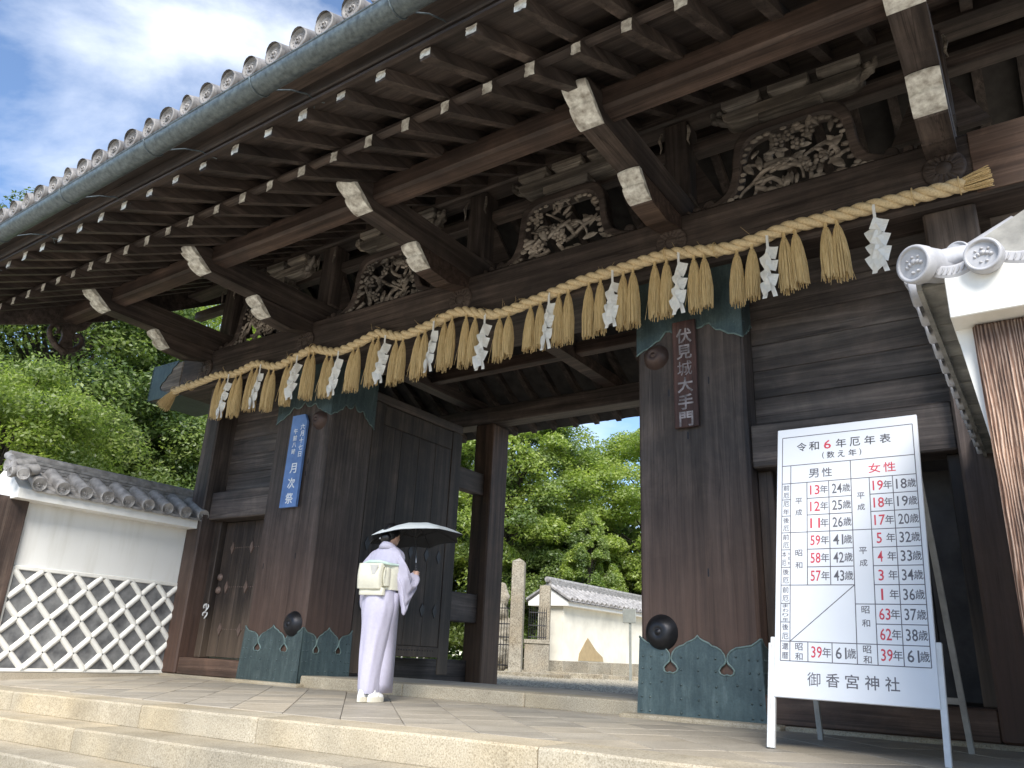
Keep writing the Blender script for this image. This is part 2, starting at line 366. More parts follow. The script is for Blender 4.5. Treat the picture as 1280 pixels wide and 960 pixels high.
def text_mesh(body, size, thick=.0015, bold=0., sx=1., vertical=False, space=1.):
    cu = bpy.data.curves.new('lettering', 'FONT'); cu.body = body; cu.size = size; cu.extrude = thick; cu.offset = min(bold, .0008) if size < .13 else bold
    cu.align_x = 'CENTER'; cu.align_y = 'CENTER'; cu.resolution_u = 2; cu.space_character = space
    if vertical: cu.space_line = vertical
    ob = bpy.data.objects.new('lettering', cu); col.objects.link(ob)
    bpy.context.view_layer.update()
    dg = bpy.context.evaluated_depsgraph_get(); me = bpy.data.meshes.new_from_object(ob.evaluated_get(dg))
    bpy.data.objects.remove(ob); bpy.data.curves.remove(cu)
    # centre on its own bounds
    if len(me.vertices):
        a = np.empty(len(me.vertices)*3); me.vertices.foreach_get('co', a); a = a.reshape(-1, 3)
        a[:, 0] -= (a[:, 0].max()+a[:, 0].min())/2; a[:, 1] -= (a[:, 1].max()+a[:, 1].min())/2; a[:, 0] *= sx; a[:, 1] -= (a[:, 1].max()+a[:, 1].min())/2
        me.vertices.foreach_set('co', a.ravel()); me.update()
    return me
def put_text(body, size, mat, parent, c, right, up, name='lettering', **k):
    me = text_mesh(body, size, **k); me.materials.clear(); me.materials.append(mat)
    right, up = Vector(right).normalized(), Vector(up).normalized(); nrm = right.cross(up)
    mw = Matrix((right, up, nrm)).transposed()
    o = link(bpy.data.objects.new(name, me)); o.parent = parent; o.location = Vector(c) - wpos(parent); o.rotation_euler = mw.to_euler()
    return o

# ------------------------------------------------------------ ground, platform, steps
def tilt(x, y):
    """the forecourt falls gently towards the left front"""
    k = max(0., min(1., (6.6-y)/2.8)); return -.0115*max(0., -x-2.2)*k
g = MB(); g.add([(-400, -300, -1.03), (400, -300, -1.03), (400, 500, -1.03), (-400, 500, -1.03)], [(0, 1, 2, 3)])
struct(g.build('ground', M['earth'], origin=(0, 0, -1.03), recalc=False))
PX0, PX1, PY0, PY1 = -14., 3.5, 3.82, 6.62
pl = MB(); P = []
for j in range(8):
    y = PY0+.02 + (PY1-PY0)*j/7
    P.append([(x, y, tilt(x, y)-.012) for x in np.linspace(PX0, PX1, 30)])
pl.grid(P, False)
plat = struct(pl.build('platform', M['mortar'], recalc=False))
def clip(poly, a, b, c):     # keep a*x+b*y<=c
    out = []
    for i in range(len(poly)):
        p, q = poly[i], poly[(i+1) % len(poly)]; dp, dq = a*p[0]+b*p[1]-c, a*q[0]+b*q[1]-c
        if dp <= 0: out.append(p)
        if dp*dq < 0: k = dp/(dp-dq); out.append((p[0]+k*(q[0]-p[0]), p[1]+k*(q[1]-p[1])))
    return out
S = .43; r2 = math.sqrt(.5)
def stone(poly, name, mat, parent, z1fn, depth=.02, gap=.0035):
    cx = sum(p[0] for p in poly)/len(poly); cy = sum(p[1] for p in poly)/len(poly)
    dz = random.uniform(-.0012, .0012); b = MB()
    def ins(p, k):
        d = math.hypot(p[0]-cx, p[1]-cy) or 1; return (p[0]-(p[0]-cx)/d*k, p[1]-(p[1]-cy)/d*k)
    A = [ins(p, gap) for p in poly]; B = [ins(p, gap+.006) for p in poly]
    n = len(poly)
    b.add([(x, y, z1fn(x, y)-depth) for x, y in A] + [(x, y, z1fn(x, y)-.004+dz) for x, y in A] + [(x, y, z1fn(x, y)+dz) for x, y in B],
          [(i, (i+1) % n, n+(i+1) % n, n+i) for i in range(n)] + [(n+i, n+(i+1) % n, 2*n+(i+1) % n, 2*n+i) for i in range(n)] + [list(range(2*n, 3*n))])
    return b.build(name, mat, parent)
for i in range(-60, 60):
    for j in range(-60, 60):
        u0, v0 = .5/1.4142+i*S, j*S+.12
        q = [((u*r2 - v*r2), (u*r2 + v*r2)) for u, v in ((u0, v0), (u0+S, v0), (u0+S, v0+S), (u0, v0+S))]
        for a, b_, c in ((-1, 0, 12.2), (1, 0, 1.6), (0, -1, -4.17), (0, 1, 6.60)):
            if q: q = clip(q, a, b_, c)
        if len(q) >= 3:
            ar = abs(sum(q[k][0]*q[(k+1) % len(q)][1]-q[(k+1) % len(q)][0]*q[k][1] for k in range(len(q))))/2
            if ar > .004: stone(q, 'paving_stone', M['paver'], plat, tilt)
# steps: granite slabs, each an object
stp = struct(MB().box(PX0, PX1, .9, PY0, -1.02, -.9).build('stone_steps', M['mortar']))
for k in range(6):
    yf = PY0 - .365*k; z1 = -.172*k; x = PX0 + random.uniform(0, .8)
    cuts = {0: [-14, -12.1, -10.4, -8.28, -6.15, -4.72, -2.42, -.3, 1.7, 3.5], 1: [-14, -12.4, -10.6, -8.6, -6.4, -3.5, -1.2, .9, 3.5],
            2: [-14, -11.2, -9.2, -6.85, -4.2, -2.1, .2, 2, 3.5]}.get(k, [-14, -11.6, -9, -7.2, -5.1, -3, -.8, 1.2, 3.5])
    for a, b_ in zip(cuts[:-1], cuts[1:]):
        dp = .36 if k == 0 else .42
        o = MB(); xs = np.linspace(a+.004, b_-.004, 14).tolist(); js = [(random.uniform(-.003, .003), random.uniform(-.0035, .001)) for _ in xs]; js[0] = js[-1] = (.004, -.004); zt = lambda x: z1 + -.0115*max(0, -x-2.2)
        n0 = []
        pf = [(yf+.012, -.19), (yf, -.165), (yf, -.014), (yf+.012, 0), (yf+dp, .0), (yf+dp, -.19)]
        rows = [[(x, y+(j[0] if i in (1, 2, 3) else 0), zt(x)+z+(j[1] if i in (2, 3) else 0)) for i, (y, z) in enumerate(pf)] for x, j in zip(xs, js)]
        o.grid(rows, False, True); o.add(rows[0], [list(range(6))]); o.add(rows[-1], [list(range(6))[::-1]])
        o.build('step_slab', M['step'], stp)
lg = MB().box(-30, 30, -20, .95, -1.03, -1.0); 
struct(lg.build('lower_forecourt', granite('pale_bounce_forecourt', (.46, .43, .37), (.58, .55, .49), (.30, .27, .22), 60, big=1.2)))  # unseen forecourt, coloured pale to bounce light up under the eaves
# inside level
inn = MB(); inn.add([(-60, 6.58, -.004), (40, 6.58, -.004), (40, 90, .0), (-60, 90, .0)], [(0, 1, 2, 3)])
inner = struct(inn.build('inner_gravel_ground', M['gravelm'], origin=(0, 0, 0), recalc=False))
# loose gravel stones
nst = 16000; gx = RNG.uniform(-16, -2.5, nst); gy = 8.6 + RNG.random(nst)**1.6*11
base = np.array([(1, 0, 0), (-1, 0, 0), (0, 1, 0), (0, -1, 0), (0, 0, 1), (0, 0, -1.)])
tri = [(0, 2, 4), (2, 1, 4), (1, 3, 4), (3, 0, 4)]
V = np.empty((nst, 6, 3)); r_ = RNG.uniform(.008, .02, nst)*(1+.04*(gy-8))
an = RNG.uniform(0, 3.14, nst)
for k in range(6):
    x, y, z = base[k]; V[:, k, 0] = gx+(x*np.cos(an)-y*np.sin(an))*r_*1.3; V[:, k, 1] = gy+(x*np.sin(an)+y*np.cos(an))*r_; V[:, k, 2] = .004+z*r_*.7
fs = (np.arange(nst)[:, None, None]*6 + np.array(tri)[None]).reshape(-1, 3)
def fast_mesh(name, V, F, mat):
    me = bpy.data.meshes.new(name); V = np.asarray(V, dtype=np.float32).reshape(-1, 3); F = np.asarray(F, dtype=np.int32)
    k = F.shape[1]; me.vertices.add(len(V)); me.vertices.foreach_set('co', V.ravel())
    me.loops.add(F.size); me.loops.foreach_set('vertex_index', F.ravel())
    me.polygons.add(len(F)); me.polygons.foreach_set('loop_start', np.arange(0, F.size, k, dtype=np.int32)); me.polygons.foreach_set('loop_total', np.full(len(F), k, dtype=np.int32))
    me.update(calc_edges=True); me.materials.append(mat); return me
o = link(bpy.data.objects.new('gravel', fast_mesh('gravel', V, fs, M['gravelm']))); stuff(o)
tag(o, 'pale gravel covering the court behind the gate', 'gravel')
cb = MB().box(-7.52, -3.12, 6.62, 7.0, -.01, .125)
curb = struct(MB().box(-7.5, -3.15, 6.98, 8.2, -.01, .119).build('threshold_paving', M['stepcap']))
for a, b_ in ((-7.5, -5.9), (-5.895, -4.35), (-4.345, -3.14)):
    smooth_bevel(MB().box(a, b_, 6.6, 6.979, -.01, .125).build('kerb_stone', M['step'], curb), .015, 2)
for x0, x1 in ((-8.75, -7.42), (-3.27, -1.9)):
    q = MB(); pr = [(-.02, .0), (-.02, .03), (.02, .05)]
    f0 = 6.42 if x0 > -5 else 6.48
    q.box(x0, x1, f0, 7.55, -.02, .035); smooth_bevel(q.build('pillar_footing_stone', M['step'], curb), .02, 2)
for x0, x1 in ((-10.45, -8.76), (-1.9, .4)):
    smooth_bevel(MB().box(x0, x1, 6.52, 7.3, -.02, .03).build('sill_footing_stone', M['step'], curb), .012)

# ------------------------------------------------------------ THE GATE
gate = thing('shrine_gate', 'huge dark wooden gate with tiled roof, copper shod pillars and carved struts', 'gate', (-5.34, 6.9, 0))
XL0, XL1, XR0, XR1 = -8.62, -7.55, -3.13, -2.07
ZK = 4.12
def pillar(x0, x1, y0=6.6, y1=7.4):
    b = MB(); b.box(x0, x1, y0, y1, .035, ZK, .025); p = b.build('main_pillar', M['wz'], gate); return p
def mirror(pts): return pts + [(1-u, z) for u, z in pts[::-1]]
SHOE = [(0, .665), (.03, .64), (.07, .612), (.13, .60), (.19, .59), (.235, .565), (.262, .53), (.268, .49), (.262, .465), (.235, .44), (.215, .415), (.222, .385), (.245, .37), (.27, .378), (.295, .37), (.325, .385), (.335, .41), (.315, .44), (.285, .465), (.278, .49), (.29, .535), (.315, .568), (.35, .59), (.385, .60), (.41, .622), (.45, .638), (.48, .655), (.5, .68)]
CAP = [(0, 3.34), (.03, 3.36), (.07, 3.385), (.12, 3.395), (.15, 3.42), (.19, 3.45), (.23, 3.46), (.26, 3.50), (.29, 3.54), (.33, 3.535), (.36, 3.515), (.40, 3.51), (.44, 3.525), (.47, 3.56), (.5, 3.60)]
def plate(prof, zbase, x0, x1, yf, mat, name, par, th=.012, side=None, flare=0.):
    """copper sheet whose edge follows prof; side=('x',X,dir,y0,y1) for a side face"""
    pr = mirror(prof[:-1]) ; k = len(prof)-1; pr = prof + [(1-u, z) for u, z in prof[:-1][::-1]]
    poly = [(0, zbase)] + pr + [(1, zbase)]
    b = MB(); fl = lambda z: flare*max(0, 1-z/.66)
    if side is None:
        F0 = lambda u, z: (x0-fl(z)+u*(x1-x0+2*fl(z)), yf-th-fl(z), z); F1 = lambda u, z: (x0+u*(x1-x0), yf+.002, z)
    else:
        _, X, d, ya, yb = side
        F0 = lambda u, z: (X+d*(th+fl(z)), ya+u*(yb-ya), z); F1 = lambda u, z: (X-d*.002, ya+u*(yb-ya), z)
    b.prism(poly, F0, F1); b.cur = 1
    e = []
    for u, z in pr: e.append(Vector(F0(u, z)))
    b.tube(e, .0085, 5, True)
    b.cur = 0
    # rivets
    if zbase < 1:
        ks = [(u, z) for u in (.035, .105, .36, .5, .64, .9, .965) for z in (.06, .17, .28, .4, .5)] + [(.2, .52), (.8, .52), (.2, .3), (.8, .3)]
    else: ks = [(u, z) for u in (.05, .95, .3, .5, .7) for z in (3.62, 3.75, 3.9, 4.04)] + [(.06, 3.5), (.94, 3.5)]
    nrm = Vector((0, -1, 0)) if side is None else Vector((side[2], 0, 0))
    for u, z in ks:
        c = Vector(F0(u, z)); b.lathe(c, nrm, [(.011, 0), (.009, .005), (0.001, .008)], 7)
    o = b.build(name, [mat, M['copper_l']], par)
    return o
bossy = []
for (x0, x1, inner_side) in ((XL0, XL1, 1), (XR0, XR1, -1)):
    p = pillar(x0, x1)
    plate(SHOE, .03, x0-.008, x1+.008, 6.6, M['copper'], 'copper_shoe', p, flare=.02)
    plate(SHOE, .03, 0, 0, 0, M['copper'], 'copper_shoe', p, side=('x', x1, 1, 6.598, 7.4), flare=.02)
    plate(SHOE, .03, 0, 0, 0, M['copper'], 'copper_shoe', p, side=('x', x0, -1, 6.598, 7.4), flare=.02)
    plate(CAP, ZK+.0, x0-.004, x1+.004, 6.6, M['copper'], 'copper_cap', p, th=.009)
    plate(CAP, ZK+.0, 0, 0, 0, M['copper'], 'copper_cap', p, th=.009, side=('x', x1, 1, 6.594, 7.4))
    plate(CAP, ZK+.0, 0, 0, 0, M['copper'], 'copper_cap', p, th=.009, side=('x', x0, -1, 6.594, 7.4))
    # seams of the front shoe panels
    sm_ = MB()
    for u in (.27, .73): sm_.box(x0+u*(x1-x0)-.002, x0+u*(x1-x0)+.002, 6.578, 6.60, .035, .372)
    sm_.build('shoe_seam', M['iron'], p)
    # dome bosses low and high
    bx = x1-.19 if inner_side == 1 else x0+.20
    dome = [(.001, .098), (.018, .096), (.022, .085), (.034, .086), (.045, .095), (.085, .078), (.12, .045), (.142, .0), (.150, -.012)]
    for z, mt_, s_ in ((.70, M['iron'], 1.08), (3.29, M['bronze'], .93)):
        b = MB().lathe((bx, 6.6, z), (0, -1, 0), [(r_*s_, h) for r_, h in dome[::-1]], 28)
        b.build('dome_boss', mt_, p)
    # old nail scars and patches
    for _ in range(4):
        zz = random.uniform(1, 3); xx = random.uniform(x0+.1, x1-.1)
        MB().box(xx, xx+.012, 6.597, 6.61, zz, zz+.07).build('old_slot', M['iron'], p)
# lintel
lin = MB(); lin.box(-11.05, 1.2, 6.47, 7.40, ZK, 4.74, .035)
lintel = lin.build('lintel', M['wx'], gate)
le = MB(); le.box(-11.88, -11.052, 6.49, 7.38, 4.14, 4.72, .03); ee = le.build('lintel_end', M['carvew'], gate)
cu = MB()
cs = [(-11.89, 4.13), (-11.89, 4.73), (-11.18, 4.73), (-11.24, 4.66), (-11.33, 4.62), (-11.35, 4.54), (-11.44, 4.50), (-11.50, 4.42), (-11.56, 4.40), (-11.60, 4.33), (-11.55, 4.27), (-11.40, 4.22), (-11.3, 4.19), (-11.22, 4.13)]
cu.prism(cs, lambda u, z: (u, 6.478, z), lambda u, z: (u, 6.492, z))
cu.box(-11.90, -11.878, 6.478, 7.39, 4.13, 4.73); cu.box(-11.9, -10.6, 6.55, 7.39, 4.122, 4.138)
for i in range(9): cu.lathe((-11.86, 6.478, 4.17+i*.062), (0, -1, 0), [(.012, 0), (.008, .006), (.001, .008)], 6)
for i in range(7): cu.lathe((-11.8+i*.08, 6.478, 4.70), (0, -1, 0), [(.012, 0), (.008, .006), (.001, .008)], 6)
cu.build('copper_sheath', M['copper'], ee)
XA = {'A': -10.38, 'B': -8.10, 'C': -5.37, 'D': -2.68, 'E': -.25}
for n_, xc in XA.items():
    b = MB().lathe((xc, 6.47, 4.44), (0, -1, 0), [(.165, 0), (.165, .018), (.15, .028), (.06, .02), (.05, .03), (.001, .033)], 32)
    for k in range(16):
        a = k*math.pi/8; c = Vector((xc+.105*math.cos(a), 6.47-.024, 4.44+.105*math.sin(a)))
        b.obox(c, (math.cos(a), 0, math.sin(a)), (-math.sin(a), 0, math.cos(a)), (0, -1, 0), (.042, .013, .008), .004)
    b.build('flower_medallion', M['wx'], lintel)
# upper / lower bracket arms in the Y direction
def cloudcap(xc, hw, y0, z0, z1, par, rake, depth):
    """whitened nose end: two bulging steps raking back and down"""
    b = MB(); rows = []
    n = 12
    for i in range(n+1):
        t_ = i/n; z = z1 + (z0-z1)*t_
        bul = .040*math.sin(t_/.5*math.pi)**.7 if t_ < .5 else .050*max(0, math.sin((t_-.5)/.5*math.pi))**.7
        y = y0 + rake*t_ - bul
        rows.append([(xc-hw, y+.004, z), (xc-hw*.55, y-.008, z), (xc, y-.012, z), (xc+hw*.55, y-.008, z), (xc+hw, y+.004, z)])
    b.grid(rows)
    bk = [[(xc-hw, y0+rake*i/n+depth, z1+(z0-z1)*i/n), (xc+hw, y0+rake*i/n+depth, z1+(z0-z1)*i/n)] for i in range(n+1)]
    b.grid([[rows[i][0], bk[i][0]] for i in range(n+1)], False); b.grid([[rows[i][4], bk[i][1]] for i in range(n+1)], False)
    b.add([*rows[-1], bk[-1][1], bk[-1][0]], [list(range(7))]); b.add([*rows[0], bk[0][1], bk[0][0]], [list(range(7))])
    return b.build('whitened_nose', M['whitepaint'], par)
arms = {}
for n_, xc in XA.items():
    hw = .112 if n_ != 'E' else .12
    b = MB(); pf = [(4.50, 4.96), (4.80, 4.735), (6.3, 4.72), (9.75, 4.72), (9.6, 5.06), (4.95, 5.06), (4.52, 5.0)]
    b.prism(pf, lambda y, z: (xc-hw, y, z), lambda y, z: (xc+hw, y, z))
    up = b.build('upper_bracket_arm', M['wy'], gate)
    cloudcap(xc-.0, hw+.003, 4.47, 4.728, 4.955, up, .29, .05)
    b = MB(); pf = [(5.54, 4.715), (5.545, 4.70), (5.78, 4.50), (6.1, 4.475), (6.44, 4.56), (6.9, 4.56), (10.6, 4.54), (10.6, 4.715)]
    b.prism(pf, lambda y, z: (xc-hw+.004, y, z), lambda y, z: (xc+hw-.004, y, z))
    lo = b.build('lower_bracket_arm', M['wred'] if n_ in 'CD' else M['wy'], gate)
    cloudcap(xc-.0, hw-.002, 5.49, 4.51, 4.72, lo, .22, .05)
# longitudinal beams: eave purlin, plane purlin, rear purlins, ridge beam
ep = MB(); ep.box(-11.62, .95, 4.78, 5.02, 4.862, 5.10, .03); ep.build('eave_purlin', M['wred'], gate)
pp = MB(); pp.box(-11.6, .95, 6.62, 6.92, 6.02, 6.28, .025); pp.build('wall_purlin', M['wx'], gate)
mb_ = MB(); mb_.box(-11.55, .95, 6.80, 6.95, 5.66, 5.80, .015); mb_.build('thin_tie_rail', M['wx'], gate)
MB().box(-11.5, .9, 10.28, 10.62, 4.24, 4.54, .02).build('rear_wall_plate', M['wx'], gate)
MB().box(-11.6, .95, 9.1, 9.3, 5.22, 5.43, .02).build('rear_purlin', M['wred'], gate)
MB().box(-11.6, .95, 7.5, 7.72, 6.36, 6.585, .02).build('ridge_beam', M['wx'], gate)
for xc0, xc1 in ((-7.98, -5.49), (-5.25, -2.8)):
    MB().box(xc0, xc1, 9.0, 9.16, 4.62, 4.80, .01).build('ceiling_tie', M['wred'], gate)
# struts above the lintel
for n_, xc in XA.items():
    MB().box(xc-.14, xc+.14, 6.66, 6.94, 5.065, 6.018, .02).build('strut_post', M['wz'], gate)
    MB().prism([(-.14, 5.07), (-.40, 5.07), (-.14, 5.6)], lambda u, z: (xc+u, 6.86, z), lambda u, z: (xc+u, 6.94, z)).build('strut_brace', M['wx'], gate)
    MB().prism([(.14, 5.07), (.40, 5.07), (.14, 5.6)], lambda u, z: (xc+u, 6.86, z), lambda u, z: (xc+u, 6.94, z)).build('strut_brace', M['wx'], gate)
    # little carved cheeks beside the post head
    for s_ in (-1, 1):
        b = MB().tube([(xc+s_*.15, 6.64, 5.92), (xc+s_*.17, 6.62, 5.82), (xc+s_*.15, 6.62, 5.72), (xc+s_*.17, 6.63, 5.66)], [.012, .02, .012, .004], 6)
        b.build('carved_cheek', M['carvew'], gate)
# rear posts, ties
for xc in (-7.81, -2.87):
    MB().box(xc-.19, xc+.19, 10.3, 10.78, 0, 4.24, .02).build('rear_post', M['postwood'], gate)
    for z0, z1 in ((.92, 1.36), (2.98, 3.34)):
        MB().box(xc-.10, xc+.06, 7.42, 10.3, z0, z1, .012).build('side_tie_beam', M['wy'], gate)
for xc in (-10.15, -.5):
    MB().box(xc-.15, xc+.15, 10.35, 10.7, 0, 4.24, .02).build('rear_post', M['postwood'], gate)

# kaerumata
def arch(xc, hw0=.90, z0=4.742, z1=5.54):
    """frog-leg outline: outer/inner curve pairs"""
    out, inn = [], []
    prof = [(1.0, 0.0), (.86, .05), (.74, .13), (.68, .25), (.645, .40), (.63, .60), (.60, .78), (.53, .92), (.42, .985), (.28, 1.0), (0, 1.0)]
    prin = [(.80, .0), (.70, .04), (.62, .10), (.575, .22), (.55, .38), (.535, .56), (.50, .70), (.43, .80), (.34, .845), (.2, .86), (0, .86)]
    H = z1-z0
    o_ = [(xc-u*hw0, z0+v*H) for u, v in prof] + [(xc+u*hw0, z0+v*H) for u, v in prof[:-1][::-1]]
    i_ = [(xc-u*hw0, z0+v*H) for u, v in prin] + [(xc+u*hw0, z0+v*H) for u, v in prin[:-1][::-1]]
    return o_, i_
def smoothp(p, k=3):
    out = []
    n = len(p)
    for i in range(n-1):
        a, b_, c, d = p[max(i-1, 0)], p[i], p[i+1], p[min(i+2, n-1)]
        for j in range(k):
            t_ = j/k; out.append(tuple(.5*((2*b_[q])+(-a[q]+c[q])*t_+(2*a[q]-5*b_[q]+4*c[q]-d[q])*t_*t_+(-a[q]+3*b_[q]-3*c[q]+d[q])*t_**3) for q in range(len(b_))))
    out.append(p[-1]); return out
def kaerumata(xc, seed):
    rr = random.Random(seed)
    o_, i_ = arch(xc); o_ = smoothp(o_); i_ = smoothp(i_); y0, y1 = 6.52, 6.66
    b = MB(); n = len(o_); rows = []
    for (a, c) in zip(o_, i_):
        rows.append([(a[0], y1, a[1]), (a[0], y0, a[1]), (a[0]*.85+c[0]*.15, y0-.012, a[1]*.85+c[1]*.15), (a[0]*.2+c[0]*.8, y0-.012, a[1]*.2+c[1]*.8), (c[0], y0+.012, c[1]), (c[0], y1, c[1])])
    b.grid(rows, False, True)
    fr = b.build('frog_leg_strut', M['wx'], gate)
    # scroll feet
    for s_ in (-1, 1):
        for dx, rad in ((.93, .062), (1.08, .045), (1.18, .03)):
            b = MB().lathe((xc+s_*dx*.9, 6.60, 4.745+rad*.75), (0, -1, 0), [(rad, -.03), (rad, .05), (rad*.75, .065), (rad*.3, .05), (.001, .07)], 14)
            b.build('scroll_foot', M['wx'], fr)
    # pierced carving: stems, leaves and blossoms
    b = MB(); hw0, z0, H = .9, 4.742, .80
    def inside(u, v): return v < .84 and abs(u) < (.72 if v < .12 else (.56 if v < .5 else .47 if v < .72 else .36)) - .03
    for _ in range(11):
        u, v = rr.uniform(-.5, .5), rr.uniform(.02, .5); pts = []; ang = rr.uniform(0, 6.28); cvt = rr.uniform(-.5, .5)
        for k in range(9):
            if not inside(u, v) or v < 0: break
            pts.append((xc+u*hw0, 6.56+.025*math.sin(k+ang), z0+v*H)); ang += cvt; u += math.cos(ang)*.075; v += math.sin(ang)*.085
        if len(pts) > 2: b.tube(pts, [.028*(1-.07*k) for k in range(len(pts))], 7)
    for _ in range(64):                       # leaves
        u, v = rr.uniform(-.62, .62), rr.uniform(.0, .84)
        hole = (abs(u-.12) < .1 and abs(v-.25) < .13) or (abs(u+.2) < .08 and abs(v-.18) < .12)
        if not inside(u, v) or hole: continue
        a = rr.uniform(0, 6.28); ln = rr.uniform(.05, .095); wd = ln*rr.uniform(.3, .5)
        d = Vector((math.cos(a), 0, math.sin(a))); e = Vector((-math.sin(a), 0, math.cos(a))); c = Vector((xc+u*hw0, rr.uniform(6.525, 6.60), z0+v*H))
        ctr = []
        for t_, ww in ((-1, .1), (-.5, .85), (0, 1), (.5, .75), (1, .05)):
            bow = -.02*(1-t_*t_); ctr.append([c+d*ln*t_+e*wd*ww*s_+Vector((0, bow+(0.016 if abs(s_) == 1 else 0)+.006*math.sin(7*t_+s_*3), 0)) for s_ in (-1, -.45, 0, .45, 1)])
        b.grid(ctr)
    for _ in range(8):                        # blossoms
        u, v = rr.uniform(-.42, .42), rr.uniform(.1, .72)
        if not inside(u, v): continue
        c = (xc+u*hw0, 6.525, z0+v*H); b.ico(c, .026, 1)
        for k in range(6):
            a = k*math.pi/3+rr.random(); b.ico((c[0]+.048*math.cos(a), c[1]+.008, c[2]+.048*math.sin(a)), .027, 1, 1, .6, 1)
    for k in range(26):                       # ruffled inner edge
        q = i_[int((k+.5)/26*len(i_))]; b.ico((q[0]*.97+xc*.03, 6.54+rr.uniform(-.01, .01), q[1]-.02 if q[1] > 5 else q[1]), rr.uniform(.025, .042), 1, 1.3, .6, .8)
    b.build('pierced_carving', M['carvew'], fr)
    # block stack: big block, arm, three small blocks, end scrolls
    def blk(x, z, hw, h, nm, mat, d=.13, par=None):
        q = MB(); pr = [(hw*.66, 0), (hw*.72, h*.14), (hw*.93, h*.42), (hw, h*.46), (hw, h)]
        vs = []
        for hx, dz in pr:
            dd = d*hx/hw; vs += [(x-hx, 6.77-dd, z+dz), (x+hx, 6.77-dd, z+dz), (x+hx, 6.77+dd*.6, z+dz), (x-hx, 6.77+dd*.6, z+dz)]
        k = len(pr); fs = [(i*4+j, i*4+(j+1) % 4, (i+1)*4+(j+1) % 4, (i+1)*4+j) for i in range(k-1) for j in range(4)] + [[3, 2, 1, 0], [(k-1)*4+j for j in range(4)]]
        q.add(vs, fs); o = q.build(nm, mat, par or gate); smooth_bevel(o, .008, 1); return o
    blk(xc, 5.542, .30, .175, 'bearing_block', M['carvew'], .20)
    q = MB(); ap = smoothp([(-.68, 5.87), (-.67, 5.80), (-.62, 5.745), (-.52, 5.725), (-.3, 5.72), (.3, 5.72), (.52, 5.725), (.62, 5.745), (.67, 5.80), (.68, 5.87)], 2)
    q.prism(ap, lambda u, z: (xc+u, 6.60, z), lambda u, z: (xc+u, 6.84, z)); smooth_bevel(q.build('bracket_arm', M['carvew'], gate), .01)
    for dx in (-.48, 0, .48): blk(xc+dx, 5.872, .20, .146, 'small_block', M['carvew'], .18)
    for s_ in (-1, 1):                        # carved flower nose at each end
        q = MB(); 
        for k in range(9):
            a = rr.uniform(0, 6.28); rad = rr.uniform(0, .07); q.ico((xc+s_*(.73+rad*math.cos(a)*.9), 6.68+rr.uniform(-.03, .03), 5.90+rad*math.sin(a)), rr.uniform(.03, .05), 1, 1, .8, .9)
        q.tube([(xc+s_*.6, 6.70, 5.80), (xc+s_*.7, 6.68, 5.82), (xc+s_*.79, 6.67, 5.90), (xc+s_*.80, 6.67, 5.97)], [.05, .045, .035, .02], 8)
        q.build('carved_flower_nose', M['carvew'], gate)
for i_k, xc in enumerate((-9.24, -6.735, -4.025, -1.465)): kaerumata(xc, 5+i_k)

# ---- rafters and roof
def zr(y):                                    # underside line of the roof boards, front slope, slightly concave
    t_ = (y-2.85)/(7.9-2.85); return 4.60 + 2.28*(.80*t_ + .20*t_*t_)
def zraf(y): return 5.172 + .56*(y-4.90) if y > 4.9 else 5.172 + .52*(y-4.90)
RX = [-11.33, -10.93, -10.52, -10.12, -9.74, -9.38, -8.99, -8.59, -8.21, -7.80, -7.39, -6.97, -6.53, -6.11, -5.69, -5.24, -4.80, -4.38, -3.95, -3.53, -3.10, -2.69, -2.29, -1.88, -1.48, -1.08, -.68, -.28, .12, .52]
prm = MB(); hwr = .047
ys = [3.86, 4.9, 6.8, 7.6]; cr_ = [zraf(y) for y in ys]
def beam(ys_, zc, hh, hw_):
    b = MB(); vs = [];
    for y, z in zip(ys_, zc): vs += [(-hw_, y, z-hh), (hw_, y, z-hh), (hw_, y, z+hh), (-hw_, y, z+hh)]
    k = len(ys_); fs = [(i*4+j, i*4+(j+1) % 4, (i+1)*4+(j+1) % 4, (i+1)*4+j) for i in range(k-1) for j in range(4)] + [[3, 2, 1, 0], [(k-1)*4+j for j in range(4)]]
    b.add(vs, fs); return b
raf_me, ro = beam(ys, cr_, .062, hwr).mesh('rafter', M['wy'])
rb_y = [7.6, 9.2, 10.45, 11.25]; rb_z = [6.66, 5.50, 4.73, 4.33]
rafb_me, rbo = beam(rb_y, [z for z in rb_z], .058, hwr).mesh('rafter', M['wy'])
fl_y = [3.17, 3.86, 4.6]; fl_z = [4.445, 4.775, 5.155]
fly_me, fo = beam(fl_y, fl_z, .05, .045).mesh('flying_rafter', M['wy'])
def endcap(hh, hw_, y, z, sl, nm):            # whitened, slightly ragged end grain
    b = MB(); n = 6; P = []
    for i in range(n+1):
        P.append([((j/4*2-1)*hw_*1.02 + random.uniform(-.003, .003), -.006+random.uniform(-.004, .004), (i/n*2-1)*hh*1.02+random.uniform(-.003, .003)) for j in range(5)])
    b.grid(P); return b.mesh(nm, M['whitepaint'], origin=(0, 0, 0))[0]
caps = [endcap(.062, hwr, 0, 0, 0, 'whitened_end') for _ in range(5)]
capf = [endcap(.05, .045, 0, 0, 0, 'whitened_end') for _ in range(5)]
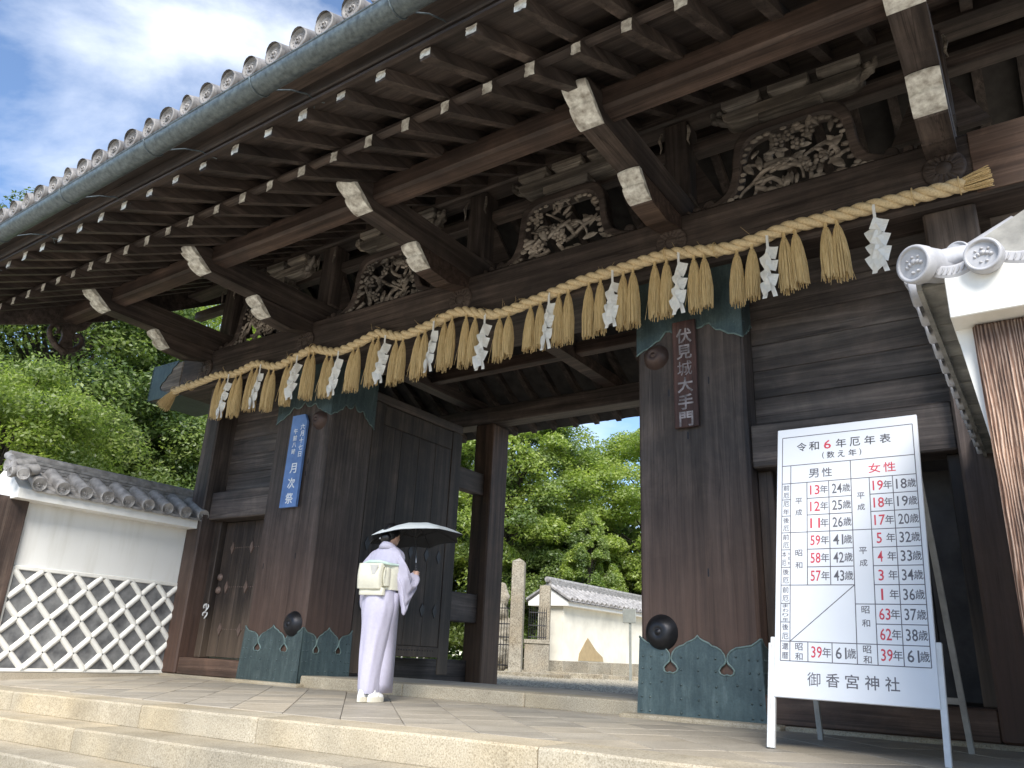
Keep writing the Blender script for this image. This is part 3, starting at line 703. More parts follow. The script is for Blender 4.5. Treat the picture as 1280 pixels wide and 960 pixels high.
for i, x in enumerate(RX):
    r_ = inst(raf_me, 'rafter', gate, (x+ro.x, ro.y, ro.z))
    c = inst(caps[i % 5], 'whitened_end', r_, (x, 3.86, cr_[0])); c.scale = (random.uniform(.8, 1.), 1, random.uniform(.72, 1.)); r_.rotation_euler = (0, 0, random.uniform(-.006, .006))
    inst(rafb_me, 'rafter', gate, (x+rbo.x, rbo.y, rbo.z))
    f_ = inst(fly_me, 'flying_rafter', gate, (x-.02+fo.x, fo.y, fo.z))
    c = inst(capf[i % 5], 'whitened_end', f_, (x-.02, 3.17, fl_z[0])); c.scale = (1, 1, random.uniform(.6, 1.))
    if i % 3 == 1: c.data = capf[i % 5]
X0, X1 = -11.75, 1.05
def slope_sheet(pts, th, mat, name, x0=X0, x1=X1, par=gate):
    b = MB(); top = [(y, z+th) for y, z in pts][::-1]; poly = pts + top
    b.prism(poly, lambda y, z: (x0, y, z), lambda y, z: (x1, y, z)); return b.build(name, mat, par)
slope_sheet([(3.9, 4.718), (4.9, 5.237), (6.8, 6.301), (7.62, 6.765)], .03, M['wx'], 'roof_boarding')
slope_sheet([(7.63, 6.74), (9.2, 5.562), (10.45, 4.792), (11.35, 4.345)], .03, M['dark_board_shade'], 'roof_boarding')
slope_sheet([(3.10, 4.463), (3.86, 4.828), (4.6, 5.208)], .025, M['wx'], 'eave_boarding')
MB().box(X0+.05, X1-.05, 3.89, 3.97, 4.70, 4.725, .004).build('eave_sill', M['wx'], gate)
MB().box(X0+.05, X1-.05, 3.10, 3.24, 4.528, 4.66, .01).build('eave_fascia', M['wx'], gate)
MB().prism([(2.84, 4.60), (3.2, 4.662), (3.2, 4.70), (2.84, 4.64)], lambda y, z: (X0, y, z), lambda y, z: (X1, y, z)).build('eave_edge_board', M['wx'], gate)
# barge board and pendant on both gables
for xb, sg in ((-11.62, -1), (.92, 1)):
    b = MB(); bot = [(3.0, 4.14), (3.6, 4.34), (4.4, 4.64), (5.4, 5.08), (6.6, 5.78), (7.6, 6.36)]; top = [(y, z+.34) for y, z in bot][::-1]
    b.prism(bot+top, lambda y, z: (xb-.03, y, z), lambda y, z: (xb+.03, y, z)); b.build('barge_board', M['wx'], gate)
    b = MB(); bot = [(11.4, 4.0), (10.4, 4.50), (9.2, 5.25), (7.6, 6.36)]; top = [(y, z+.34) for y, z in bot][::-1]
    b.prism(bot+top, lambda y, z: (xb-.03, y, z), lambda y, z: (xb+.03, y, z)); b.build('barge_board', M['wx'], gate)
    # scrolled pendant below the barge board at the eave purlin
    b = MB(); xp = xb+sg*.045
    body = smoothp([(4.72, 5.0), (4.74, 4.86), (4.82, 4.76), (4.86, 4.64), (4.84, 4.52), (4.86, 4.44), (4.94, 4.375), (5.02, 4.45), (5.03, 4.55), (5.00, 4.66), (5.04, 4.78), (5.16, 4.86), (5.26, 5.1)], 3)
    b.prism(body, lambda y, z: (xp-.03, y, z), lambda y, z: (xp+.03, y, z))
    for path in ([(4.93, 4.43), (4.82, 4.47), (4.72, 4.56), (4.675, 4.67), (4.705, 4.76), (4.775, 4.765), (4.80, 4.70), (4.765, 4.67)], [(4.97, 4.44), (5.07, 4.50), (5.145, 4.60), (5.15, 4.69), (5.10, 4.74), (5.045, 4.71), (5.05, 4.655), (5.085, 4.65)]):
        pp_ = smoothp(path, 4); b.tube([(xp, y, z) for y, z in pp_], [.050-.026*k/len(pp_) for k in range(len(pp_))], 8)
    b.build('scrolled_pendant', M['wx'], gate)
# ---- tiles
def tomoe_disc(b, c, d, r, seed=0, frog=False):
    """round tile end: rim, beads and a raised emblem; d = outward normal"""
    c = Vector(c); d = Vector(d).normalized(); up = Vector((0, 0, 1)); a = d.cross(up).normalized(); up = a.cross(d)
    b.lathe(c, d, [(r, -.03), (r, .0), (r*.96, .008), (r*.82, .008), (r*.77, -.006), (.001, -.004)], 24)
    n = 12
    for k in range(n):
        q = 2*math.pi*k/n+seed; p = c + (a*math.cos(q)+up*math.sin(q))*r*.62; b.lathe(p, d, [(r*.07, -.006), (r*.045, -.001), (.001, .001)], 6)
    for k in range(3):
        pts = []; rd = []
        for j in range(7):
            q = 2*math.pi*k/3 + j*.36+seed; rr_ = r*(.16+.045*j); pts.append(c - d*.004 + (a*math.cos(q)+up*math.sin(q))*rr_); rd.append(r*.13*(1-j/7.5))
        b.tube(pts, rd, 6)
def lotus_disc(b, c, d, r):
    c = Vector(c); d = Vector(d).normalized(); up = Vector((0, 0, 1)); a = d.cross(up).normalized(); up = a.cross(d)
    b.lathe(c, d, [(r, -.04), (r, .0), (r*.96, .01), (r*.80, .01), (r*.75, -.012), (.001, -.010)], 32)
    for k, (x, y, l_, w_, an) in enumerate([(0, .12, .34, .22, 0), (-.22, .05, .30, .13, .5), (.22, .05, .30, .13, -.5), (-.42, -.06, .26, .12, .9), (.42, -.06, .26, .12, -.9), (-.16, -.44, .2, .1, 1.2), (.16, -.44, .2, .1, -1.2), (0, .38, .2, .1, 1.57), (-.34, .3, .2, .08, .8), (.34, .3, .2, .08, -.8)]):
        p0 = c + (a*x+up*y)*r*.95 - d*.004
        ax = a*math.sin(an)*-1+up*math.cos(an); ay = a*math.cos(an)+up*math.sin(an); P = []
        for i in range(7):
            t_ = i/6*2-1; wv = w_*r*math.sqrt(max(0, 1-t_*t_)); P.append([p0+ax*t_*l_*r*.6+ay*s_*wv+d*(.014*(1-s_*s_)*(1-t_*t_)) for s_ in (-1, -.5, 0, .5, 1)])
        b.grid(P)
slp = math.atan(.42); sd_ = Vector((0, math.cos(slp), math.sin(slp)))
def tz(x): return 4.715 + .0085*(x+11)       # eave line drifts up a little to the right
b = MB(); c0 = Vector((0, 0, 0)); tomoe_disc(b, c0, (0, -1, -.05), .100, .3)
b.tube([c0+Vector((0, .0, 0))+sd_*k*.11 for k in range(4)], [.096, .094, .092, .092], 16, False)
et_me = b.mesh('eave_tile', M['tile_gate'], origin=(0, 0, 0), recalc=True)[0]
b = MB(); P = []; Q = []
for j in range(9):
    u = -1+2*j/8; x = u*.118; z = .03*u*u; P.append([(x, 0, z-.045), (x, 0, z-.0), (x, .0+.02, z+.004), (x, .42, z+.185)])
b.grid(P, True); 
for j in range(8):                           # arched decorative lip
    u = -1+2*(j+.5)/8; b.lathe((u*.1, -.002, .03*u*u-.022), (0, -1, 0), [(.011, 0), (.006, .005), (.001, .006)], 6)
P = [[(p[0][0], .018, p[0][2]), p[0]] for p in P]; b.grid(P, False)
pan_me = b.mesh('eave_pan_tile', M['tile_gate'], origin=(0, 0, 0), recalc=False)[0]
TS = .287; n_t = int((X1-X0)/TS)
tx0 = -9.05 - 9*TS
for i in range(n_t+1):
    x = tx0+i*TS
    if x > X1: break
    r_ = inst(et_me, 'eave_tile', gate, (x, 2.85, tz(x)+.065)); r_.rotation_euler = (0, random.uniform(-.6, .6), 0)
    inst(pan_me, 'eave_pan_tile', gate, (x+TS/2, 2.885, tz(x)+.0))
# tile rows up the slope (each a joined row)
def tile_slope(ys0, zf, nrow, nm, back=False):
    for i in range(n_t+1):
        x = tx0+i*TS
        if x > X1: break
        b = MB(); y = ys0[0]; L_ = .3; k = 0
        while (y < ys0[1]) if not back else (y > ys0[1]):
            y2 = y + (L_ if not back else -L_)
            b.tube([(x, y, zf(y)+.016+tz(x)-4.72), (x, y2, zf(y2)+.004+tz(x)-4.72)], [.094, .088], 8, True); y = y2
        b.cur = 0
        P = []; yy = np.linspace(ys0[0], ys0[1], 10)
        for y in yy: P.append([(x+TS/2+u*.13, y, zf(y)-.05+.035*u*u) for u in (-1, -.5, 0, .5, 1)])
        b.grid(P); b.build('tile_row', M['tile_gate'], gate, recalc=False)
tile_slope((3.15, 7.5), lambda y: 4.775+(y-2.85)*.40+(y-2.85)**2*.014, 0, 'f')
tile_slope((11.5, 7.75), lambda y: 4.44+(11.5-y)*.55+(11.5-y)**2*.036, 0, 'b', True)
b = MB()
for k in range(5): b.box(X0+.1, X1-.1, 7.44-.02*k+.06, 7.82+.02*k-.06, 6.72+k*.07, 6.785+k*.07)
b.tube([(X0, 7.63, 7.12), (X1, 7.63, 7.12)], .11, 12); b.build('ridge_tiles', M['tile'], gate)
for xk in (-10.05, -.6):                       # descending ridges on the front slope
    b = MB()
    for k in range(3): b.tube([(xk, 3.1, 4.98+k*.065), (xk, 5.5, 6.02+k*.065), (xk, 7.5, 6.94+k*.065)], .085-.006*k, 8)
    tomoe_disc(b, (xk, 3.06, 5.10), (0, -1, -.05), .105); tomoe_disc(b, (xk, 3.07, 4.96), (0, -1, -.05), .09)
    b.build('descending_ridge', M['tile'], gate)
# gutter with hangers
def gz(x): return 4.285 + .0115*(x+11)*1.0
gx_ = [X0+.02 + (X1-X0)*i/40 for i in range(41)]
gt = MB(); P = []
for x in gx_:
    row = []
    for j in range(13):
        a = math.pi*(j/12); row.append((x, 2.70-.09*math.cos(a), gz(x)+.01-.088*math.sin(a)))
    row2 = [(x, 2.70-.084*math.cos(math.pi*j/12), gz(x)+.012-.08*math.sin(math.pi*j/12)) for j in range(12, -1, -1)]
    P.append(row+row2)
gt.grid(P, True, True)
gt.tube([(x, 2.612, gz(x)+.014) for x in gx_[::4]], .008, 6)
gut = gt.build('gutter', M['gutter'], gate)
for hx in [-11.25, -9.77, -8.43, -7.07, -5.70, -4.33, -2.95, -1.6, -.2]:
    b = MB(); zc = gz(hx)+.01
    b.tube([(hx, 2.70-.094*math.cos(a), zc-.092*math.sin(a)) for a in np.linspace(0, math.pi, 9)], .007, 6)
    b.tube([(hx+.03, 2.79, zc+.0), (hx+.06, 2.93, zc+.09), (hx+.06, 3.08, zc+.16), (hx+.07, 3.18, zc+.15)], .006, 6)
    for s_ in (-1, 1): b.tube([(hx+.07, 3.15, zc+.155), (hx+.07+s_*.06, 3.2, zc+.13)], .005, 5)
    b.build('gutter_hanger', M['gutter'], gut)
    MB().tube([(hx-.10, 2.70, gz(hx)+.01-.0), (hx-.099, 2.70, gz(hx)+.01)], .095, 16).build('gutter_joint', M['gutter'], gut) if False else None

# ---- wing walls, wickets and door leaf
def wing(x0, x1, post0, post1, left):
    MB().box(post0, post1, 6.55, 7.05, .03, ZK, .02).build('corner_post', M['wz'], gate)
    nb = 6; zz = [2.50, 2.80, 3.07, 3.33, 3.60, 3.86, 4.118]
    for a, b_ in zip(zz[:-1], zz[1:]):
        yo = random.uniform(0, .007); o = MB().box(x0, x1, 6.86+yo, 6.93+yo, a+.0015, b_-.0015, .004).build('wall_board', M['plank'], gate)
    MB().box(x0, x1, 6.66, 6.98, 2.10, 2.497, .015).build('wicket_lintel', M['plank'], gate)
    MB().box(x0, x1, 6.58, 6.98, .03, .245, .012).build('wicket_sill', M['lowwood'], gate)
    MB().box(x0, x0+.13, 6.80, 6.97, .247, 2.098, .008).build('wicket_jamb', M['door'], gate)
    MB().box(x1-.1, x1, 6.80, 6.97, .247, 2.098, .008).build('wicket_jamb', M['door'], gate)
    dy_ = 0 if left else .42  # right door set back and coloured dark as shade of an open doorway
    d = MB().box(x0+.132, x1-.102, 6.92+dy_, 6.99+dy_, .26, 2.095, .004).build('wicket_door', M['door'] if left else M['dark_board_shade'], gate)
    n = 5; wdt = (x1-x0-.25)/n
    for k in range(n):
        xx = x0+.135+k*wdt; MB().box(xx+.003, xx+wdt-.003, 6.898+dy_, 6.919+dy_, .262, 2.09, .004).build('door_board', M['door'] if left else M['dark_board_shade'], d)
    if left:
        for z in (.62, 1.18, 1.72):
            for q in range(2): 
                xc = x0+.36+q*.42; b = MB().prism([(xc-.042, z), (xc, z-.085), (xc+.042, z), (xc, z+.085)], lambda u, v: (u, 6.882, v), lambda u, v: (u, 6.90, v))
                b.build('diamond_plate', M['fitting'], d)
            b = MB()
            for k in range(14): b.lathe((x0+.42+k*.045, 6.898, z+.004), (0, -1, 0), [(.008, 0), (.006, .005), (.001, .007)], 6)
            b.build('nail_row', M['fitting'], d)
        for z in (1.14, 1.32): MB().lathe((x0+.19, 6.89, z), (0, -1, 0), [(.052, 0), (.045, .02), (.02, .035), (.001, .037)], 18).build('round_fitting', M['fitting'], d)
        b = MB()
        for z, r_ in ((.90, .05), (.80, .045)):
            for rr_ in (r_, r_*.75): b.tube([(x0+.10+rr_*1.1*math.cos(a), 6.80+.01*math.sin(a*2), z+rr_*math.sin(a)) for a in np.linspace(0, 6.28, 16)], .0055, 5)
        b.tube([(x0+.12, 6.80, .86), (x0+.10, 6.80, .93)], .006, 5); b.build('white_cord', M['vinyl'], d)
wing(-9.93, XL0-.002, -10.25, -9.935, True)
wing(XR1+.002, -.47, -.468, -.08, False)
MB().box(-1.93, .2, 7.52, 7.56, .03, 4.1).build('added_dark_screen', M['dark_board_shade'], gate)  # added screen, blocks bright views so the right doorway stays dark
MB().box(-.05, 1.2, 6.455, 6.47, 4.14, 4.72, .004).build('lintel_facing', M['lowwood'], lintel)
MB().box(.0, 1.15, 6.86, 6.93, .03, 4.10).build('wall_board', M['plank'], gate)
MB().box(-12.2, -10.26, 6.9, 6.97, -.05, 1.9).build('wall_board', M['plank'], gate)
# great door leaves, opened inward
for xd, sg in ((-7.66, 1), (-3.02, -1)):
    lf = MB(); lf.box(xd-.05, xd+.03, 7.44, 9.46, .38, 3.80, .006)
    leaf = lf.build('door_leaf', M['door'], gate)
    xf = xd+.032 if sg == 1 else xd-.052
    def pb(y0, y1, z0, z1, th=.03, nm='door_rail', mt=M['door']):
        q = MB(); q.box(min(xf, xf+sg*th), max(xf, xf+sg*th), y0, y1, z0, z1, .006); return q.build(nm, mt, leaf)
    pb(7.44, 7.66, .15, 3.80, .022, 'door_stile'); pb(9.22, 9.46, .15, 3.80, .022, 'door_stile')
    pb(7.665, 9.215, 3.50, 3.79, .016); pb(7.665, 9.215, .38, .52, .03); 
    nb = 4; wd = (9.215-7.665)/nb
    for k in range(nb): pb(7.665+k*wd+.0015, 7.665+(k+1)*wd-.0015, .525, 3.495, .012, 'door_board')
    for z in (1.02, 1.80):
        for yy in (7.56, 8.10, 8.45, 8.80, 9.08):
            q = MB(); q.prism([(yy-.055, z), (yy, z-.10), (yy+.055, z), (yy, z+.10)], lambda u, v: (xf+sg*.012, u, v), lambda u, v: (xf+sg*(.020 if 7.71 < yy < 9.2 else .028), u, v))
            q.build('diamond_plate', M['iron'], leaf)
    q = MB()
    for k in range(24): q.lathe((xf+sg*.03, 7.8+k*.056, .47), (sg, 0, 0), [(.009, 0), (.007, .005), (.001, .007)], 6)
    q.build('nail_row', M['iron'], leaf)
    b = MB(); b.tube([(xf+sg*.05, 8.33+.07*math.cos(a), 2.06+.07*math.sin(a)) for a in np.linspace(0, 6.28, 20)], .008, 6); b.build('ring_pull', M['iron'], leaf)
    MB().box(min(xf-sg*.1, xf), max(xf-sg*.1, xf), 7.42, 9.5, 3.815, 3.95, .01).build('door_head_beam', M['wy'], gate)
    MB().box(xd-.35*sg-.12, xd-.35*sg+.12, 7.42, 10.28, 0.001, .36, .01).build('added_gap_block', M['wy'], gate)  # added beam, fills the gap under the leaf so it looks shaded

# ------------------------------------------------------------ sacred rope, tassels, paper streamers
rp_pts = [(-10.98, 4.12), (-10.8, 4.15), (-10.47, 4.165), (-10.2, 4.185), (-9.864, 4.215), (-9.51, 4.167), (-9.25, 4.20), (-8.98, 4.236), (-8.554, 4.123), (-8.2, 4.165), (-7.808, 4.233), (-7.355, 4.112), (-6.95, 4.15), (-6.594, 4.218), (-6.201, 4.105), (-5.75, 4.15), (-5.298, 4.227), (-4.77, 4.079), (-4.2, 4.13), (-3.684, 4.209), (-3.2, 4.235), (-2.686, 4.258), (-2.129, 4.164), (-1.8, 4.175), (-1.509, 4.211), (-1.1, 4.20), (-.735, 4.204), (-.4, 4.195), (-.12, 4.19)]
RY = 6.37
rp_s = smoothp([(a, RY, b_) for a, b_ in rp_pts], 12)
def rope_z(x):
    for a, b_ in zip(rp_s[:-1], rp_s[1:]):
        if a[0] <= x <= b_[0]: k = (x-a[0])/(b_[0]-a[0]); return a[2]+k*(b_[2]-a[2])
    return 4.2
rope = thing('sacred_straw_rope', 'long twisted rice straw rope hung in waves along the front of the lintel', 'rope', (-5.4, RY, 4.15), None)
# resample evenly and twist three strands
L_ = [0]
for a, b_ in zip(rp_s[:-1], rp_s[1:]): L_.append(L_[-1]+math.dist(a, b_))
n = 900; ss = np.linspace(0, L_[-1], n); C_ = [Vector(q) for q in np.stack([np.interp(ss, L_, [p[k] for p in rp_s]) for k in range(3)], 1).tolist()]
for q in range(3):
    pts = []; rad = []
    for i in range(n):
        x = C_[i][0]; R_ = .031+.005*(x+11)/11; a = ss[i]/.36*2*math.pi + q*2.094
        d = Vector(C_[min(i+1, n-1)]-C_[max(i-1, 0)]).normalized(); e1 = Vector((0, 1, 0)); e2 = d.cross(e1)
        pts.append(Vector(C_[i]) + (e1*math.cos(a)+e2*math.sin(a))*R_*.88); rad.append(R_*.98)
    MB().tube(pts, rad, 9).build('rope_strand', M['rope'], rope)
def brush(p0, d, ln, r0, r1, nm, par, nst=70, seed=1):
    rr = random.Random(seed); b = MB(); d = Vector(d).normalized(); up = Vector((0, 0, 1)) if abs(d.z) < .8 else Vector((1, 0, 0)); a = d.cross(up).normalized(); c = a.cross(d)
    for k in range(nst):
        q = rr.uniform(0, 6.28); rr_ = math.sqrt(rr.random()); o = a*math.cos(q)+c*math.sin(q); l2 = ln*rr.uniform(.86, 1.05)
        p = [Vector(p0)+o*r0*rr_, Vector(p0)+d*l2*.4+o*(r0+(r1-r0)*.55)*rr_, Vector(p0)+d*l2+o*r1*rr_*rr.uniform(.85, 1.1)+Vector((0, 0, 0))]
        b.tube(p, [.0042, .0042, .003], 4, False)
    return b.build(nm, M['straw'], par, recalc=False)
brush((-10.95, RY, 4.12), (-.55, 0, -.42), .34, .035, .11, 'frayed_rope_end', rope, 150, 3)
brush((-.14, RY, 4.19), (1, 0, .12), .20, .055, .085, 'frayed_rope_end', rope, 150, 4)
for xx in (-10.95, -10.55, -8.2, -7.8, -5.6, -2.2, -.5, -.16, -2.7):
    MB().tube([(xx, RY+.075*math.cos(a), rope_z(xx)+.075*math.sin(a)) for a in np.linspace(0, 6.28, 14)], .005, 5).build('binding_cord', M['straw'], rope)
brk = MB(); rr = random.Random(9)
for _ in range(70):
    x = rr.uniform(-10.8, -.2); z = rope_z(x); a = rr.uniform(0, 6.28); p = Vector((x, RY-.03, z+.06*math.sin(a)))
    brk.tube([p, p+Vector((rr.uniform(-.08, .08), -.03, rr.uniform(-.05, .09)))], [.0022, .001], 3, False)
stuff(brk.build('loose_straw', M['straw'], rope, recalc=False))
def tassel(x, zt, zb, seed):
    rr = random.Random(seed); b = MB(); R_ = rr.uniform(.048, .064); h = zt-zb; lean = rr.uniform(-.02, .02)
    prof = [(0, .018), (.08, .017), (.13, .02), (.2, .032), (.35, .047), (.6, .06), (.97, R_*.98)]
    rows = []
    for t_, r_ in prof: rows.append([(x+lean*t_+(r_*.82)*math.cos(q)*(1+.16*math.sin(q*9+seed)), RY-.02+r_*.62*math.sin(q)*(1+.16*math.sin(q*7)), zt-h*t_*.94) for q in np.linspace(0, 6.283, 19)[:-1]])
    b.grid(rows, True, True)
    for k in range(62):
        q = 2*math.pi*k/62 + rr.uniform(-.05, .05); pts = []; e = rr.uniform(.94, 1.06); wv = rr.uniform(-.01, .01)
        for t_, r_ in prof[2:]: pts.append((x+lean*t_+wv*t_+(r_+.004)*math.cos(q), RY-.02+(r_*.8+.004)*math.sin(q), zt-h*t_*e))
        b.tube(pts, [.0035, .004, .0045, .0045, .0038], 4, False)
    for t_ in (.10, .13): b.tube([(x+lean*t_+.021*math.cos(q), RY-.02+.021*math.sin(q), zt-h*t_) for q in np.linspace(0, 6.28, 10)], .004, 4)
    for k in range(3):
        q = rr.uniform(0, 6.28); b.tube([(x+.05*math.cos(q), RY-.06, zb+.25), (x+.1*math.cos(q)+.01, RY-.07, zb+rr.uniform(-.06, .1))], .0025, 3, False)
    o = b.build('straw_tassel', M['straw'], rope, recalc=False); return o
TT = [277.5, 284, 298, 304, 317.5, 324, 340, 346.5, 363.5, 369, 389.6, 395.5, 412.5, 418.5, 445.6, 452, 470, 476.5, 500, 509, 528.5, 536.5, 560, 569, 586, 597, 626.5, 637.5, 663, 674, 696, 708, 734, 748, 777, 790, 819, 834, 869, 882, 922, 940, 980, 995, 1034, 1048]
PXs = [(290, -9.534), (330, -8.82), (377, -8.05), (428, -7.24), (487, -6.42), (548, -5.64), (610, -4.88), (685, -4.03), (764, -3.27), (851, -2.554), (959, -1.70), (1094, -.799), (1215, -.074), (207, -11.2)]
# pixel column of the rope -> X along the lintel (measured pairs)
pu = sorted(PXs); fx = lambda u: float(np.interp(u, [p[0] for p in pu], [p[1] for p in pu]))
XT = [fx(u) for u in TT]
for i, x in enumerate(XT):
    zt = rope_z(x)-.05; zb = 3.49 + .10*max(0, (x+6)/6) + random.uniform(-.02, .02) + .3*(zt-4.1)
    tassel(x, zt, zb, 100+i)
ordn = ['leftmost', 'second from left', 'third from left', 'fourth from left', 'fifth from left', 'sixth from left', 'sixth from right', 'fifth from right', 'fourth from right', 'third from right', 'second from right', 'rightmost']
XS = [-9.534, -8.82, -8.05, -7.24, -6.42, -5.64, -4.88, -4.03, -3.27, -2.554, -1.70, -.799]
for i, x in enumerate(XS):
    rr = random.Random(50+i); b = MB(); zt = rope_z(x)-.03; z = zt; y = RY-.05; wd = .05 if i != 11 else .062; xx = x; th = .0016
    b.obox((xx, y, zt-.07), (1, 0, 0), (0, 1, 0), (0, 0, 1), (.012, .003, .09))
    z = zt-.13; a = rr.uniform(-.4, .4)
    for k in range(6):
        s_ = (-1)**k; rot = Euler((rr.uniform(-.15, .15), s_*.32+rr.uniform(-.12, .12), a+s_*.35)); ax = rot.to_matrix()
        c = Vector((xx+s_*.026, y-.012*k+rr.uniform(-.006, .006), z-.05)); h = rr.uniform(.055, .07) if k < 5 else .085
        P = []
        for ii in range(5):
            t_ = ii/4*2-1; P.append([c+ax@Vector((u*wd, .010*math.sin(t_*2+u*2), t_*h)) for u in (-1, -.3, .3, 1)])
        b.grid(P, False); z -= rr.uniform(.064, .082) if k < 5 else 0
    for s_ in (-1, 1):
        c = Vector((xx+s_*.028, y-.04, z-.06)); P = [[c+Vector((u*.02+s_*.02*t_, .006*math.sin(t_*3), -t_*.09)) for u in (-1, 1)] for t_ in (-.6, 0, .6, 1)]; b.grid(P, False)
    o = b.build('paper_streamer', M['paper'], None, recalc=False)
    md = o.modifiers.new('paper', 'SOLIDIFY'); md.thickness = .0015
    tag(o, f'white zigzag paper streamer hanging from the straw rope, {ordn[i]} of the twelve', 'paper streamer', 'paper streamers on the rope')

# ------------------------------------------------------------ plaques on the pillars
pq = thing('wooden_name_plaque', 'tall narrow red brown name plaque with faded lettering on the right pillar', 'plaque', (-2.62, 6.56, 2.53))
MB().box(-2.735, -2.50, 6.545, 6.575, 2.52, 3.60, .006).build('plaque_board', M['sign_w'], pq)
for k, ch in enumerate('伏見城大手門'):
    put_text(ch, .158, M['silverink'], pq, (-2.617, 6.544, 3.44-k*.168), (1, 0, 0), (0, 0, 1), 'faded_character', bold=0 if ch == '城' else .0028, sx=1.0)
bp = thing('blue_notice_plaque', 'narrow blue plaque with white brush lettering on the left pillar', 'plaque', (-8.1, 6.55, 2.14))
b = MB(); poly = [(-8.245, 2.14), (-7.92, 2.14), (-7.92, 3.22), (-7.965, 3.40), (-8.215, 3.40), (-8.245, 3.37)]
bl = [(-8.245, 2.14), (-7.925, 2.14), (-7.925, 3.29), (-7.985, 3.39), (-8.225, 3.39)]
b.prism(bl, lambda u, z: (u-.00, 6.535, z), lambda u, z: (u, 6.57, z)); b.build('plaque_board', M['blue'], bp)
def vtext(s, x, z0, size, dz, par, mt, y=6.534, dx=0): 
    for k, ch in enumerate(s):
        if ch != ' ': put_text(ch, size, mt, par, (x+dx*k, y, z0-k*dz), (1, 0, 0), (0, 0, 1), 'brush_character', bold=.002)
vtext('六月十七日', -7.995, 3.215, .085, .094, bp, M['chalk'], dx=.003)
vtext('午前八時', -8.125, 3.165, .08, .094, bp, M['chalk'], dx=.003)
vtext('月次祭', -8.07, 2.655, .15, .20, bp, M['chalk'])

# ------------------------------------------------------------ A-frame notice board
sg_ = thing('standing_notice_board', 'large white A-frame board with a table of years and ages in grey and red print', 'notice board', (-1.07, 5.45, 0))
F0 = Vector((-1.07, 4.955, 0)); top = Vector((-1.022, 5.40, 2.03)); R = Vector((1, 0, 0))
R = Vector((.92, -.03, 0)).normalized(); U = (top-F0); HT = U.length; U = (U - R*U.dot(R)).normalized(); R, U = (R*math.cos(.011)-U*math.sin(.011)), (U*math.cos(.011)+R*math.sin(.011)); Nf = R.cross(U).normalized()
if Nf.y > 0: Nf = -Nf
def bp_(u, v, off=0.): return F0 + R*u + U*v + Nf*off      # u across, v up the board
def bbox(u0, u1, v0, v1, o0, o1, nm, mt, par=sg_, ch=.003):
    c = bp_((u0+u1)/2, (v0+v1)/2, (o0+o1)/2); return MB().obox(c, R, Nf, U, ((u1-u0)/2, (o1-o0)/2, (v1-v0)/2), ch).build(nm, mt, par)
HW = .447; VB, VT = .285, HT+.005
bbox(-HW, HW, VB, VT, -.012, .012, 'board_panel', M['board_white'])
for s_ in (-1, 1):
    bbox(s_*(HW+.012)-.017, s_*(HW+.012)+.017, 0.0, .64, -.022, .006, 'leg', M['leg_white'])
    bbox(s_*(HW+.028)-.008, s_*(HW+.028)+.008, .0, .60, -.03, .02, 'leg_channel', M['leg_white']) if s_ < 0 else None
bkY = 5.98
for s_ in (-1, 1):
    p1 = bp_(s_*.40, HT*.93, -.03); p0 = Vector((F0.x+s_*.45+.02, bkY, 0.0))
    d = (p1-p0); c = (p1+p0)/2; MB().obox(c, R, d.cross(R), d, (.018, .014, d.length/2), .003).build('rear_leg', M['leg_old'], sg_)
d = bkY; q0 = Vector((F0.x-.42, bkY-.065, .30)); q1 = Vector((F0.x+.46, bkY-.065, .30)); MB().obox((q0+q1)/2, q1-q0, (0, 1, 0), (0, 0, 1), ((q1-q0).length/2, .012, .02), .003).build('rear_crossbar', M['leg_old'], sg_)
# the table: px coordinates of the photographed board (u 0..1 across, v 0..1 down)
W_ = 2*HW; HB = VT-VB
def uv(a, b_): return (-HW + a*W_, VT - b_*HB)
def line(a0, b0, a1, b1, t_=.0022):
    u0, v0 = uv(a0, b0); u1, v1 = uv(a1, b1); p, q = bp_(u0, v0, .0128), bp_(u1, v1, .0128); d = q-p
    return (p+q)/2, d, t_
lnb = MB()
def addline(*a, t=.0024):
    c, d, _ = line(*a); lnb.obox(c, d, d.cross(Nf), Nf, (d.length/2, t, .0006))
LX, RXx = .040, .968
T0, T1, T2 = .037, .158, .232
rows_ = [T2 + k*(.882-T2)/10 for k in range(11)]
c1, c2, c3, c4, c5, c6 = .105, .225, .382, .538, .662, .815
addline(LX, T0, RXx, T0); addline(LX, T0, LX, rows_[10]); addline(RXx, T0, RXx, rows_[10]); addline(LX, rows_[10], RXx, rows_[10])
addline(LX, T1, RXx, T1); addline(c1, T1, c1, rows_[10]); addline(c4, T1, c4, rows_[10]); addline(c1, T2, RXx, T2)
for k in range(10): addline(LX, rows_[k], c1, rows_[k])
for k in (1, 2, 4, 5): addline(c2, rows_[k], c4, rows_[k])
for k in (3, 6, 9): addline(c1, rows_[k], c4, rows_[k])
addline(c1, rows_[9], c4, rows_[6]); addline(c2, T2, c2, rows_[6]); addline(c3, T2, c3, rows_[6])
addline(c2, rows_[9], c2, rows_[10]); addline(c3, rows_[9], c3, rows_[10])
for k in (1, 2, 4, 5, 6, 8): addline(c5, rows_[k], RXx, rows_[k])
for k in (3, 7, 9): addline(c4, rows_[k], RXx, rows_[k])
addline(c5, T2, c5, rows_[10]); addline(c6, T2, c6, rows_[10])
stuff(lnb.build('table_rules', M['ink'], sg_, recalc=False))
